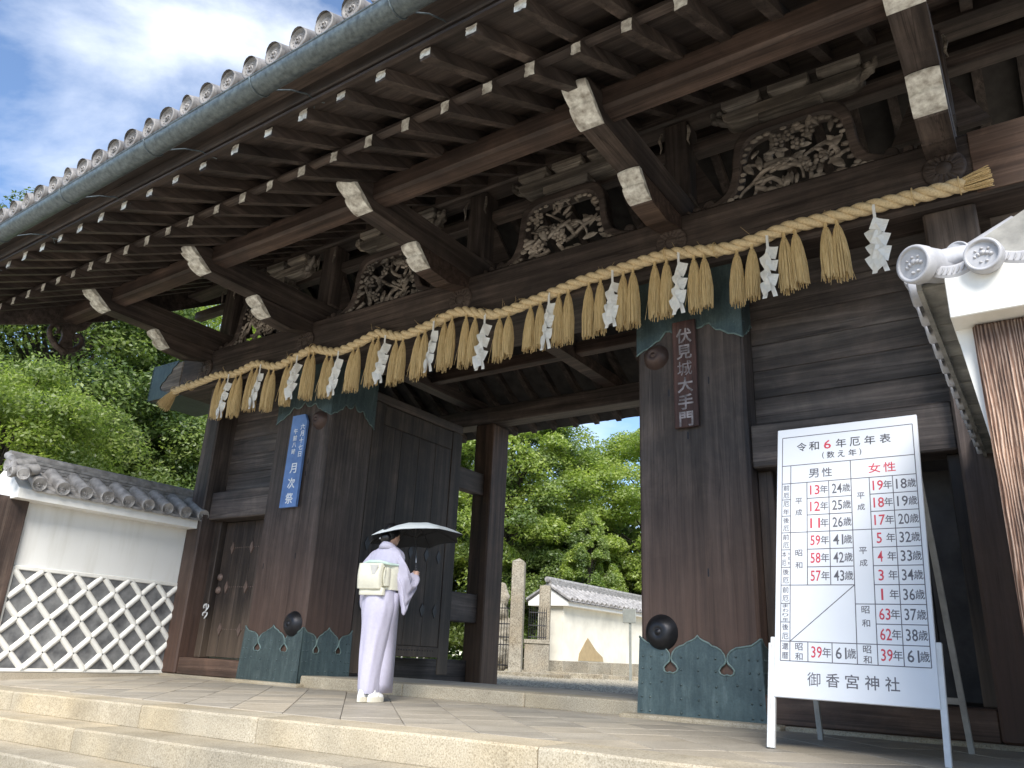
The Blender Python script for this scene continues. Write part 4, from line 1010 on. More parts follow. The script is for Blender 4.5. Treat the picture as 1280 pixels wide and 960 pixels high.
def fit_text(body, w_, h_, bold):
    me = text_mesh(body, .1, .0006, bold)
    a = np.empty(len(me.vertices)*3); me.vertices.foreach_get('co', a); a = a.reshape(-1, 3)
    for q, t_ in ((0, w_), (1, h_)):
        lo, hi = a[:, q].min(), a[:, q].max(); a[:, q] = (a[:, q]-(lo+hi)/2)*(t_/(hi-lo) if not (q == 0 and body == '1') else 1)
    me.vertices.foreach_set('co', a.ravel()); me.update(); return me
FITS = {}
def T(body, a, b_, w_, h_, mt, bold=.0012, par=None, fn=None):
    key = (body, w_, h_, mt.name, bold)
    if key not in FITS:
        FITS[key] = fit_text(body, w_, h_, bold); FITS[key].materials.clear(); FITS[key].materials.append(mt)
    u, v = uv(a, b_); nrm = R.cross(U); o = link(bpy.data.objects.new('printed_text', FITS[key])); o.parent = sg_
    o.location = bp_(u, v, .0124) - wpos(sg_); o.rotation_euler = Matrix((R, U, nrm)).transposed().to_euler(); return o
K = M['ink']; Rd = M['inkr']; KD = M['inkd']
for ch, u in zip('令和6年厄年表', (.187, .279, .378, .476, .575, .678, .783)): T(ch, u, .083, .066 if ch != '6' else .048, .066, Rd if ch == '6' else KD, .0035 if ch == '6' else .0016)
for ch, u, w_ in (('(', .345, .012), ('数', .40, .05), ('え', .475, .046), ('年', .555, .05), (')', .61, .012)): T(ch, u, .127, w_, .05, KD, .0012)
for ch, u in zip('男性', (.275, .37)): T(ch, u, .197, .066, .066, K, .0022)
for ch, u in zip('女性', (.70, .80)): T(ch, u, .197, .072, .068, Rd, .0032)
def cell(num, a0, a1, r, kan, numc):
    y = (rows_[r]+rows_[r+1])/2
    T(num, a0+(a1-a0)*(.36 if len(num) == 2 else .30), y, .062 if len(num) == 2 else .03, .068, numc, .0012); T(kan, a0+(a1-a0)*.78, y, .05, .058, K, .0012)
for r, (n1, n2) in enumerate([('13', '24'), ('12', '25'), ('11', '26'), ('59', '41'), ('58', '42'), ('57', '43')]): cell(n1, c2, c3, r, '年', Rd); cell(n2, c3, c4, r, '歳', K)
cell('39', c2, c3, 9, '年', Rd); cell('61', c3, c4, 9, '歳', K)
for r, (n1, n2) in enumerate([('19', '18'), ('18', '19'), ('17', '20'), ('5', '32'), ('4', '33'), ('3', '34'), ('1', '36'), ('63', '37'), ('62', '38'), ('39', '61')]): cell(n1, c5, c6, r, '年', Rd); cell(n2, c6, RXx, r, '歳', K)
def era(e, u, v0, v1):
    for ch, v in zip(e, (v0, v1)): T(ch, u, v, .045, .044, K, .001)
m1, m2 = (c1+c2)/2, (c4+c5)/2
era('平成', m1, .305, .350); era('昭和', m1, .505, .550); era('昭和', m1, .834, .866)
era('平成', m2, .300, .343); era('平成', m2, .503, .546); era('昭和', m2, .706, .750); era('昭和', m2, .834, .866)
for r, e in enumerate(['前厄', '厄年', '後厄', '前厄', '本厄', '後厄', '前厄', 'まわり年', '後厄', '還暦']):
    y = (rows_[r]+rows_[r+1])/2; mu = (LX+c1)/2
    if e == '本厄':
        T('本', mu-.012, y-.0155, .028, .04, K, .001); T('厄', mu-.012, y+.0155, .028, .04, K, .001)
        for q, ch in enumerate('大厄年'): T(ch, mu+.021, y-.018+q*.018, .013, .022, K, .0006)
    elif len(e) == 2: T(e[0], mu, y-.0155, .040, .04, K, .001); T(e[1], mu, y+.0155, .040, .04, K, .001)
    else:
        for q, ch in enumerate(e): T(ch, mu, y-.024+q*.016, .038, .022, K, .0008)
for q, ch in enumerate('御香宮神社'): T(ch, .262+q*.1195, .937, .075, .078, K, 0 if ch == '御' else .003)

# ------------------------------------------------------------ left plaster wall
lw = thing('left_plaster_wall', 'white plaster wall with diamond lattice base and grey tile coping, left of gate', 'wall', (-10.4, 5.0, 0))
YW0, YW1 = 4.40, 6.60; XF = -10.25
MB().box(-10.70, XF, 1.2, YW1, -.08, 1.98).build('plaster_body', M['plaster'], lw)
MB().box(XF, XF+.03, YW0, YW1, 1.165, 1.215, .008).build('lattice_top_rail', M['lattice'], lw)
MB().box(XF, XF+.03, YW0, YW1, .02, .06, .006).build('lattice_bottom_rail', M['lattice'], lw)
MB().box(-10.75, XF+.05, 1.2, YW1-.05, -.3, .02-.005).build('foundation_strip', M['paver'], lw)
MB().box(XF-.02, XF+.006, YW0, YW1-.005, .055, 1.168).build('dark_tile_backing', M['mortar'], lw)
# diagonal tiles and the raised plaster ribs
def diag(y, z, s_):  # clip a segment direction to the rect
    pass
yA, yB, zA, zB = YW0, YW1-.01, .055, 1.17
p_ = .262                                       # spacing along the wall between rib crossings
q_ = .277
ky = 0
def rib(y0, z0, y1, z1):
    n = 5; rows = []; d = Vector((0, y1-y0, z1-z0)); L2 = d.length
    if L2 < .05: return
    d.normalize(); e = Vector((0, -d.z, d.y)); b = MB()
    for (p, k) in ((Vector((XF+.004, y0, z0)), 0), (Vector((XF+.004, y1, z1)), 1)):
        rows.append([p+e*(.038*math.cos(a)) + Vector((.040*math.sin(a), 0, 0)) for a in np.linspace(0, math.pi, 8)])
    b.grid(rows); b.build('lattice_rib', M['lattice'], lw, recalc=False)
sl_ = 1.02
c = -3.
while c < 4:
    for s_ in (1, -1):
        # line z = zA + s*(y - (yA + c)) * sl
        ya, yb = yA, yB; pts = []
        f = lambda y: zA + s_*(y-(yA+c))*sl_ + (0 if s_ == 1 else 0)
        g_ = lambda z: yA+c + s_*(z-zA)/sl_
        cand = []
        for y in (yA, yB):
            if zA-1e-6 <= f(y) <= zB+1e-6: cand.append((y, f(y)))
        for z in (zA, zB):
            if yA-1e-6 <= g_(z) <= yB+1e-6: cand.append((g_(z), z))
        if len(cand) >= 2: a = min(cand); b_ = max(cand); rib(*a, *b_)
    c += .372
b_ = MB()
tc0 = .372
for i in range(-9, 16):
    for j in range(-9, 16):
        yc = yA + (i+j)*tc0/2 + tc0/2*1.0; zc = zA + (i-j)*tc0*sl_/2
        q = [(yc-tc0/2, zc), (yc, zc-tc0*sl_/2), (yc+tc0/2, zc), (yc, zc+tc0*sl_/2)]
        for a, b2, cc in ((-1, 0, -yA), (1, 0, yB), (0, -1, -zA), (0, 1, zB)):
            if q: q = clip(q, a, b2, cc)
        if len(q) < 3: continue
        ar = abs(sum(q[k][0]*q[(k+1) % len(q)][1]-q[(k+1) % len(q)][0]*q[k][1] for k in range(len(q))))/2
        if ar < .006: continue
        cy_, cz_ = sum(p[0] for p in q)/len(q), sum(p[1] for p in q)/len(q)
        q = [(cy_+(p[0]-cy_)*.985, cz_+(p[1]-cz_)*.985) for p in q]; off = random.uniform(.008, .013)
        MB().prism(q, lambda y, z: (XF+off, y, z), lambda y, z: (XF-.005, y, z)).build('square_wall_tile', M['dtile'], lw)
MB().box(XF-.0, XF+.035, YW1-.035, YW1+.0, .03, 1.2, .008).build('lattice_end_rail', M['lattice'], lw)
MB().box(XF-.35, XF+.075, 3.7, 4.36, -.3, 1.99, .01).build('wall_post', M['wallpost'], lw)
MB().box(XF-.001, XF+.035, 4.362, 4.40, .03, 1.2, .008).build('lattice_end_rail', M['lattice'], lw)
def coping(par, xe, xr, ze, zrg, y0, y1, tmat, sp, first, gable=None, disc=tomoe_disc, rad=.062, emat=None):
    """tile coping along Y: eave at xe (tile discs), ridge at xr"""
    sgn = 1 if xe > xr else -1
    # white plaster eave under the tiles
    MB().prism([(xe-sgn*.06, ze-.185), (xe-sgn*.06, ze-.07), (xr, zrg-.13), (xr, ze-.19)], lambda x, z: (x, y0, z), lambda x, z: (x, y1, z)).build('plaster_eave', M['plaster'], par)
    xo = 2*xr-xe
    MB().prism([(xo+sgn*.06, ze-.185), (xo+sgn*.06, ze-.07), (xr-sgn*.002, zrg-.13), (xr-sgn*.002, ze-.19)], lambda x, z: (x, y0, z), lambda x, z: (x, y1, z)).build('plaster_eave', M['plaster'], par)
    for side in (1, -1):
        x_e = xe if side == 1 else xo
        for k in range(int((y1-first)/sp)+1):
            y = first+k*sp; b = MB(); s2 = sgn*side
            d = Vector((s2, 0, -(zrg-.12-ze)/abs(xe-xr))).normalized()
            c = Vector((x_e, y, ze))
            if side == 1: disc(b, c, (s2, 0, -.12), rad, k*.7)
            b.tube([c - d*.005, Vector((xr+s2*.09, y, ze+(zrg-.12-ze)*(1-.09/abs(xe-xr))+.02))], [rad*.95, rad*.88], 14, True)
            b.build('round_tile', tmat, par)
            b = MB(); P = []
            for j in range(7):
                u = -1+2*j/6; yy = y+sp/2+u*sp*.5; dz = .022*u*u
                P.append([(x_e-s2*.012, yy, ze-.085+dz), (x_e-s2*.012, yy, ze-.05+dz), (x_e-s2*.03, yy, ze-.045+dz), (x_e-s2*.16, yy, ze+.028+dz), (x_e-s2*.161, yy, ze+.045+dz), (xr+s2*.05, yy, zrg-.13+dz)])
            b.grid(P, False); b.build('pan_tile', emat or tmat, par, recalc=False)
    for k in range(3):
        MB().box(xr-.085+.006*k, xr+.085-.006*k, y0+.0, y1, zrg-.14+k*.04, zrg-.105+k*.04, .004).build('ridge_course', tmat, par)
    b = MB(); b.tube([(xr, y0-.02, zrg+.0), (xr, y1, zrg+.0)], .062, 14); b.build('ridge_cap', tmat, par)
def tomoe4(b, c, d, r, s=0): tomoe_disc(b, c, d, r, s)
coping(lw, -9.94, -10.46, 2.15, 2.52, 4.13, 6.82, M['tile'], .283, 4.32, rad=.088)
# verge of the near end (tiles running the other way)
for k, (x, z) in enumerate(((-9.98, 2.24), (-10.12, 2.33))):
    b = MB(); tomoe_disc(b, (x, 3.98, z), (.0, -1, -.1), .07); b.tube([(x, 3.98, z), (x-.02, 4.28, z+.09)], .066, 12, True) 
    b.build('verge_tile', M['tile'], lw)
b = MB(); tomoe_disc(b, (-9.86, 4.08, 2.22), (.9, -.45, -.1), .07); b.tube([(-9.86, 4.08, 2.22), (-10.2, 4.26, 2.38)], .066, 12); b.build('corner_tile', M['tile'], lw)
b = MB().tube([(-9.96, 4.0, 2.26), (-10.2, 4.06, 2.42), (-10.44, 4.10, 2.51)], .05, 12); b.build('verge_cap', M['tile'], lw)

# ------------------------------------------------------------ right plaster wall, seen end-on
rw = thing('right_plaster_wall', 'white plaster wall end with cracked wooden board and light grey tiles, right of the sign', 'wall', (.35, 5.0, 0))
MB().prism([(-.19, 1.81), (-.126, 1.81), (-.126, 1.30)], lambda x, z: (x, 3.45, z), lambda x, z: (x, 6.5, z)).build('plaster_corbel', M['plaster'], rw)
MB().box(-.122, .75, 3.50, 6.54, -.05, 1.93).build('plaster_body', M['plaster'], rw)
MB().box(-.128, .73, 3.40, 3.495, -.1, 1.797, .012).build('end_board', M['bigwood'], rw)
MB().box(-.192, .82, 3.30, 3.62, 1.80, 2.03, .004).build('plaster_gable_band', M['plaster'], rw)
# underside and eave tiles along the wall
for k in range(14):
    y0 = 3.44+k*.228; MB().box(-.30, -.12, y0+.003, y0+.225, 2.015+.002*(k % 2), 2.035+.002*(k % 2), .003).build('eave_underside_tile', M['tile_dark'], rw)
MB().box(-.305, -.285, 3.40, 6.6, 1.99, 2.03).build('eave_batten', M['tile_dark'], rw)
for k in range(13):
    y = 3.62+k*.245; b = MB(); P = []
    # eave disc seen edge-on plus its barrel
    c = Vector((-.345, y, 2.085)); b.lathe(c, (-1, 0, -.1), [(.068, -.05), (.070, 0), (.062, .008), (.05, .0), (.001, .0)], 20)
    b.tube([c, Vector((.1, y, 2.30))], [.062, .056], 12); b.build('round_tile', M['tile_new'], rw)
    b = MB()
    for j in range(7):
        u = -1+2*j/6; yy = y+.1225+u*.115; dz = .02*u*u; P.append([(-.33, yy, 2.03+dz), (-.335, yy, 2.055+dz), (-.32, yy, 2.062+dz), (.1, yy, 2.26+dz)])
    b.grid(P, False); b.build('pan_tile', M['tile_new'], rw, recalc=False)
for k in range(13):
    y = 3.62+k*.245; b = MB(); b.tube([(.95, y, 2.085), (.5, y, 2.31)], .06, 10); b.build('round_tile', M['tile_new'], rw)
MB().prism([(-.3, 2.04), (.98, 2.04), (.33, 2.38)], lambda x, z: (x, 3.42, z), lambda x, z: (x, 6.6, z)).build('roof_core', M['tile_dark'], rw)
MB().tube([(.33, 3.3, 2.44), (.33, 6.6, 2.44)], .085, 14).build('ridge_cap', M['tile_new'], rw)
# corner disc and the gable discs, facing the steps
b = MB(); c = Vector((-.290, 3.27, 2.055)); lotus_disc(b, c, (-.55, -.83, -.12), .082); b.tube([c, c+Vector((.12, .2, .045))], [.079, .068], 24); 
b.tube([c+Vector((.02, .03, 0)), c+Vector((.24, .2, .10))], [.05, .035], 10); b.build('corner_tile', M['tile_new'], rw)
for x, z in ((-.045, 2.018), (.235, 2.03), (.5, 2.02)):
    b = MB(); c = Vector((x, 3.24, z)); lotus_disc(b, c, (-.2, -1, -.12), .070); b.tube([c, c+Vector((0.03, .35, .03))], .066, 24); b.build('gable_tile', M['tile_new'], rw)
b = MB(); c = Vector((-.135, 3.42, 2.14)); tomoe_disc(b, c, (-.3, -1, 0), .05); b.tube([c, c+Vector((.03, .3, .05))], .047, 14); b.build('gable_tile', M['tile_new'], rw)
for xa, xb_ in ((-.20, -.115), (.045, .155), (.315, .42)):
    xa -= .04; xb_ += .04
    b = MB(); P = []
    for j in range(11):
        u = -1+2*j/10; x = (xa+xb_)/2+u*(xb_-xa)/2; dz = .03*u*u
        P.append([(x, 3.30, 1.972+dz), (x, 3.295, 1.985+dz), (x, 3.295, 2.02+dz), (x, 3.30, 2.028+dz), (x, 3.5, 2.04+dz)])
    b.grid(P, False)
    for j in range(9):
        u = -1+2*(j+.5)/9; x = (xa+xb_)/2+u*(xb_-xa)/2; b.tube([(x-.004, 3.293, 1.99+.03*u*u), (x+.004, 3.291, 2.003+.03*u*u), (x+.008, 3.293, 2.016+.03*u*u)], .003, 5)
    b.build('arched_eave_tile', M['tile_new'], rw, recalc=False)
b = MB().ico((.29, 3.5, 2.2), .11, 2, 1.3, 1, .8); b.build('plaster_finial', M['plaster'], rw)

# ------------------------------------------------------------ woman in a pale kimono, seen from behind
FX, FY = -5.385, 5.625
fa = math.radians(12); FWD = Vector((-math.sin(fa), math.cos(fa), 0)); RGT = Vector((math.cos(fa), math.sin(fa), 0)); UPV = Vector((0, 0, 1))
def wp(r_, f_, z): return Vector((FX, FY, -.01)) + RGT*r_ + FWD*f_ + UPV*z
person = thing('person', 'woman in pale lilac kimono with cream obi seen from behind, holding an umbrella', 'person', (FX, FY, -.01))
def ringloft(rings, n=28, b=None, sup=2.3, ripple=0, cap=True):
    b = b or MB(); rows = []
    for i, (r0, f0, hw, hd, z) in enumerate(rings):
        row = []
        for j in range(n):
            a = 2*math.pi*j/n; ca, sa = math.cos(a), math.sin(a); e = 2/sup
            x = math.copysign(abs(ca)**e, ca)*hw; y = math.copysign(abs(sa)**e, sa)*hd
            k_ = abs(math.sin(3.5*a+z*2.2+.6*math.sin(z*7)))**.45; rp_ = 1 + ripple*(.5*math.sin(5*a+z*3)+.4*math.sin(9*a-z*6)+.9*k_-.6+.35*math.sin(14*z+4*a))
            row.append(wp(r0+x*rp_, f0+y*rp_, z))
        rows.append(row)
    b.grid(rows, True, True)
    if cap: b.add(rows[0], [list(range(n))]); b.add(rows[-1], [list(range(n))])
    return b
def dense(r_, k=4): return smoothp(r_, k)
body = ringloft(dense([(-.045, .0, .08, .105, .075), (-.045, .0, .09, .118, .13), (-.038, -.005, .098, .125, .28), (-.035, -.005, .115, .13, .48), (-.02, -.01, .135, .14, .68), (-.012, -.015, .152, .146, .82), (-.01, -.01, .15, .14, .95), (-.005, 0, .148, .13, 1.08), (0, .005, .16, .122, 1.2), (.01, .01, .178, .115, 1.29), (.018, .01, .158, .103, 1.355), (.022, .01, .11, .088, 1.395), (.025, .01, .07, .075, 1.42)], 6), 72, ripple=.042)
# vertical fold lines pressed into the skirt
body.build('kimono_body', M['kimono'], person)
b = MB()                                      # overlapping front panel edge and trailing hem on the right
rows = []
for t_ in np.linspace(0, 1, 12):
    z = .98-.90*t_; rows.append([wp(.135-.115*t_+.012*math.sin(t_*9), -.02+.04*t_, z), wp(.148-.09*t_+.014*math.sin(t_*9+1), .03+.075*t_, z), wp(.13-.06*t_, .10+.12*t_, z+.0), wp(.08-.03*t_, .13+.09*t_, z)])
b.grid(rows); o = b.build('kimono_overlap', M['kimono2'], person, recalc=False); md = o.modifiers.new('t', 'SOLIDIFY'); md.thickness = .008
def sleeve(sec, nm):
    rows = []; n = 40
    for (r0, f0, zt, zb, th, nr, nf) in dense(sec, 5):
        c = (zt+zb)/2; h = (zt-zb)/2; nn_ = (RGT*nr+FWD*nf).normalized(); row = []
        for j in range(n):
            a = 2*math.pi*j/n; sa = math.sin(a); ca = math.cos(a)
            zz = math.copysign(abs(sa)**.7, sa)*h; wth = th*math.copysign(abs(ca)**.8, ca)*(1.15 if zz > 0 else .55)
            row.append(wp(r0, f0, c+zz) + nn_*wth + nn_*(.010*math.sin(zz*42+r0*50+2*math.sin(zz*13))+.006*math.sin(zz*90-f0*60)))
        rows.append(row)
    b = MB(); b.grid(rows, True, True); b.add(rows[0], [list(range(n))]); b.add(rows[-1], [list(range(n))]); return b.build(nm, M['kimono'], person)
sleeve([(.10, .0, 1.385, 1.16, .055, .3, -1), (.155, .0, 1.35, 1.05, .062, .8, -.6), (.195, .015, 1.27, .93, .062, 1, -.3), (.215, .05, 1.19, .78, .055, 1, -.2), (.222, .10, 1.14, .84, .05, 1, -.1), (.225, .16, 1.13, .965, .055, 1, .1), (.215, .205, 1.165, 1.02, .055, 1, .3), (.19, .235, 1.195, 1.07, .045, .9, .5)], 'kimono_sleeve')
sleeve([(-.10, .0, 1.385, 1.16, .055, -.3, -1), (-.16, .0, 1.345, 1.06, .06, -.8, -.6), (-.205, .02, 1.26, .96, .06, -1, -.3), (-.235, .05, 1.17, .90, .055, -1, -.2), (-.245, .09, 1.09, .74, .05, -1, -.1), (-.225, .15, 1.07, .80, .045, -1, .2), (-.17, .20, 1.07, .90, .04, -.7, .6)], 'kimono_sleeve')
# neck, collar, head
ringloft([(.025, .005, .047, .05, 1.38), (.028, .01, .044, .048, 1.43), (.03, .02, .046, .05, 1.49)], 16, sup=2).build('neck', M['skin'], person)
b = MB(); rows = []
for a in np.linspace(-2.5, 2.5, 22):          # collar band open at the nape, standing off the neck
    c = math.cos(a); s_ = math.sin(a); k = 1+.15*max(0, c)
    rows.append([wp(.02+.098*s_, -.012-.078*c*k+.015, 1.385-.02*(1-c)), wp(.022+.080*s_, -.012-.082*c*k+.01, 1.425-.012*(1-c)), wp(.024+.068*s_, -.008-.070*c*k+.01, 1.452-.03*(1-c)), wp(.024+.060*s_, -.004-.058*c*k+.01, 1.448-.03*(1-c))])
b.grid(rows); o = b.build('kimono_collar', M['kimono2'], person, recalc=False); o.modifiers.new('t', 'SOLIDIFY').thickness = .006
hz = 1.53; ht = .3                           # head turned a little to her right
hf = (FWD*math.cos(ht)+RGT*math.sin(ht)); hr = (RGT*math.cos(ht)-FWD*math.sin(ht))
def hp(x, y, z): return wp(.03, .022, hz) + hr*x + hf*y + UPV*z
b = MB(); rows = []
for z, hw, f_, bk in dense([(-.108, .022, .055, .02), (-.098, .036, .068, .035), (-.078, .05, .078, .055), (-.05, .06, .084, .07), (-.02, .067, .086, .083), (.01, .07, .086, .09), (.05, .068, .082, .09), (.085, .052, .062, .07), (.108, .024, .03, .035)], 3):
    row = []
    for j in range(28):
        a = 2*math.pi*j/28; y = math.cos(a); x = math.sin(a); yy = y*(f_ if y > 0 else bk)
        if y > .93: yy += .018*math.exp(-((z+.03)/.018)**2)+.006*math.exp(-((z+.066)/.012)**2)-.008*math.exp(-((z-.0)/.014)**2)
        row.append(hp(x*hw, yy, z))
    rows.append(row)
b.grid(rows, True, True); b.add(rows[0], [list(range(28))]); b.build('head', M['skin'], person)
for s_ in (-1, 1):
    b = MB().ico((0, 0, 0), 1, 2); b.v = [tuple(hp(s_*(.069+p[0]*.008), -.005+p[1]*.016, -.02+p[2]*.028)) for p in b.v]; b.build('ear', M['skin'], person)
    b = MB().ico((0, 0, 0), 1, 2); b.v = [tuple(hp(s_*.029+p[0]*.012, .079+p[1]*.006, .0+p[2]*.006)) for p in b.v]; b.build('eye', M['hair'], person)
b = MB().ico((0, 0, 0), 1, 1); b.v = [tuple(hp(p[0]*.02, .077+p[1]*.006, -.068+p[2]*.006)) for p in b.v]; b.build('mouth', M['inkr'], person)
b = MB(); rows = []
for t_ in np.linspace(0, 1, 16):               # hair: cap swept up into a low roll
    th = math.pi*(.0+.62*t_)
    row = []
    for j in range(30):
        a = 2*math.pi*j/30; back = (1-math.cos(a))/2 # 0 at front, 1 at back
        lim = .40+.32*back; tt = min(t_*1.0, 1)*lim*math.pi
        R1 = .084+.0*back; x = math.sin(a)*math.sin(tt)*.079; y = math.cos(a)*math.sin(tt)*(.088 if math.cos(a) > 0 else .103); z = math.cos(tt)*.122-.0
        row.append(hp(x*(1+.015*math.sin(a*14)), y*(1+.012*math.sin(a*11)), z))
    rows.append(row)
b.grid(rows, True, True)
b2 = MB().ico((0, 0, 0), 1, 3); v2 = [tuple(hp(p[0]*.064, -.070+p[1]*.050, -.030+p[2]*.058)) for p in b2.v]; b.add(v2, b2.f, True)
b.build('hair', M['hair'], person)
b = MB().ico((0, 0, 0), 1, 1); b.v = [tuple(hp(-.02+p[0]*.012, -.128+p[1]*.008, -.045+p[2]*.01)) for p in b.v]; b.build('hair_ornament', M['steel'], person)
# obi
b = ringloft([(-.004, .0, .168, .142, 1.0), (-.004, .0, .168, .142, 1.02), (-.002, .002, .170, .140, 1.13), (0, .004, .176, .138, 1.215), (0, .004, .172, .134, 1.225)], 36, sup=2.2, cap=False); b.build('obi_band', M['obi'], person)
def pad(r0, r1, z0, z1, f0, f1, nm, mt, bow=.02):
    rows = []; n = 9
    b = MB()
    for i in range(n):
        t_ = i/(n-1); z = z0+(z1-z0)*t_; bl = bow*math.sin(math.pi*min(1, max(0, t_)))
        rows.append([wp(r0, f1, z), wp(r0-.004, f0-bl*.5, z), wp(r0+.02, f0-bl, z)] + [wp(r0+(r1-r0)*u, f0-bl*1.2-.003*math.sin(u*20+t_*4), z) for u in (.3, .5, .7)] + [wp(r1-.02, f0-bl, z), wp(r1+.004, f0-bl*.5, z), wp(r1, f1, z)])
    b.grid(rows); b.add(rows[0], [list(range(9))]); b.add(rows[-1], [list(range(9))]); return b.build(nm, mt, person)
pad(-.155, .085, 1.0, 1.235, -.20, -.11, 'obi_drum', M['obi'], .03)
pad(-.145, .105, .945, 1.01, -.172, -.12, 'obi_flap', M['obi'], .006)
pad(.088, .135, 1.03, 1.20, -.165, -.10, 'obi_fold', M['obi'], .012)
b = MB().tube([wp(-.15, -.13, 1.243), wp(-.05, -.185, 1.252), (wp(.06, -.185, 1.25)), wp(.14, -.12, 1.232), wp(.175, -.02, 1.235)], [.012, .016, .016, .014, .01], 8); b.build('obi_scarf', M['obi2'], person)
b = MB(); P = [[wp(.03+.045*u*(1-.7*t_), -.235+.004*u, 1.215-.085*t_) for u in (-1, -.4, .4, 1)] for t_ in (0, .4, .8, 1)]; b.grid(P); b.build('obi_leaf_motif', M['leg_old'], person, recalc=False)
# feet in split-toe socks and thick sandals
for r0, f0, a in ((-.065, -.04, -.1), (.015, .03, .1)):
    ax = (FWD*math.cos(a)+RGT*math.sin(a)); ar = (RGT*math.cos(a)-FWD*math.sin(a)); c0 = wp(r0, f0, 0)
    def fpt(x, y, z): return c0+ar*x+ax*y+UPV*z
    for z0, z1, mt_, nm, s_ in ((.0, .045, M['zori'], 'sandal', 1.), ):
        b = MB(); rows = []
        for z, k in ((0, .96), (.005, 1), (.04, 1), (.045, .97)):
            rows.append([fpt(.042*k*math.cos(q)*(1+.15*math.sin(q)), .115*k*math.sin(q), z) for q in np.linspace(0, 6.283, 25)[:-1]])
        b.grid(rows, False, True); b.add(rows[0], [list(range(24))[::-1]]); b.add(rows[-1], [list(range(24))]); b.build(nm, mt_, person)
    b = MB(); rows = []
    for y, hw, h in ((-.098, .012, .03), (-.085, .026, .055), (-.05, .032, .085), (-.02, .033, .075), (.03, .037, .05), (.07, .036, .036), (.095, .02, .022)):
        rows.append([fpt(hw*math.cos(q), y, .046+max(0, h*math.sin(q))) for q in np.linspace(0, math.pi, 9)])
    b.grid(rows); b.add(rows[0], [list(range(9))]); b.add(rows[-1], [list(range(9))]); b.tube([fpt(0, -.05, .07), fpt(0, -.045, .115)], [.032, .03], 10); b.build('split_toe_sock', M['sock'], person)
    MB().tube([fpt(-.036, -.01, .05), fpt(-.018, .03, .092), fpt(0, .06, .075), fpt(.018, .03, .092), fpt(.036, -.01, .05)], .006, 6).build('sandal_thong', M['zori'], person)
# umbrella
UR, UF = .195, .275
UA = wp(UR, UF, 1.205); tilt_ = (UPV + RGT*-.115 + FWD*.02).normalized()
def um(h): return UA + tilt_*h
umb = thing('umbrella', 'silver grey umbrella with dark lining held open over the woman in kimono', 'umbrella', tuple(um(-.12)))
MB().tube([um(-.11), um(-.10), um(.07), um(.09)], [.010, .014, .012, .008], 10).build('handle', M['hair'], umb)
MB().tube([um(.05), um(.22), um(.221), um(.47)], [.007, .007, .005, .005], 8).build('shaft', M['steel'], umb)
e1 = RGT; e2 = tilt_.cross(e1).normalized(); e1 = e2.cross(tilt_); RR = .49
def canopy(off, nm, mt, th=None):
    b = MB(); rows = []; nr_ = 9; seg = 8; sub = 6
    for i in range(nr_+1):
        t_ = i/nr_; row = []
        for k in range(seg*sub):
            a = 2*math.pi*k/(seg*sub)+.2; ph = (k % sub)/sub; c = math.cos(math.pi/seg)/math.cos((ph-.5)*2*math.pi/seg)
            scal = 1-.10*math.sin(math.pi*ph)*t_*t_ ; r_ = RR*t_*(c*.55+.45)*scal
            h = .475 - .145*t_**2.2 + .012*math.sin(math.pi*ph)*t_**3 - .006*math.sin(math.pi*ph)*(1-t_) + off
            row.append(um(h)+e1*r_*math.cos(a)+e2*r_*math.sin(a))
        rows.append(row)
    b.grid(rows, True, True); return b.build(nm, mt, umb, recalc=False)
canopy(0, 'canopy', M['brolly']); canopy(-.006, 'canopy_lining', M['brolly_in'])
for k in range(8):
    a = 2*math.pi*k/8+.2; pts = [um(.465-.145*t_**2.2-.004)+(e1*math.cos(a)+e2*math.sin(a))*RR*.97*t_ for t_ in np.linspace(.03, 1, 8)]
    b = MB().tube(pts, .0028, 5); b.tube([um(.34), um(.465-.145*.5**2.2-.004)+(e1*math.cos(a)+e2*math.sin(a))*RR*.5], .0025, 5); b.build('rib', M['hair'], umb)
MB().tube([um(.47), um(.495)], [.006, .003], 8).build('ferrule', M['steel'], umb)
# right hand closed round the handle, forearm inside the sleeve
hc = um(-.03)
b = MB(); fw = (FWD*.8+RGT*.2).normalized(); sd = RGT
w0 = wp(.205, .19, 1.115); 
b.tube([wp(.215, .12, 1.06), w0, hc - fw*.03 + sd*.012 - UPV*.02], [.034, .027, .026], 12)
b.tube([hc-fw*.03+sd*.02-UPV*.045, hc-fw*.028+sd*.022, hc-fw*.022+sd*.02+UPV*.03], [.024, .03, .022], 12)
b.build('hand', M['skin'], person)
for k, (dz, ln) in enumerate(((.028, .9), (.009, 1.), (-.010, .95), (-.028, .8))):
    pts = [hc - fw*.022 + sd*.03 + UPV*dz]
    for a in np.linspace(.2, 2.9*ln, 6): pts.append(hc + sd*.021*math.cos(a)*1.1 + fw*.023*math.sin(a) + UPV*(dz-.002))
    MB().tube(pts, [.0095, .0095, .009, .0088, .0082, .0078, .0065], 8).build('finger', M['skin'], person)
MB().tube([hc-fw*.03+sd*.005-UPV*.0, hc-fw*.026-sd*.012+UPV*.02, hc-fw*.005-sd*.020+UPV*.034, hc+fw*.012-sd*.014+UPV*.036], [.012, .011, .0095, .007], 8).build('thumb', M['skin'], person)

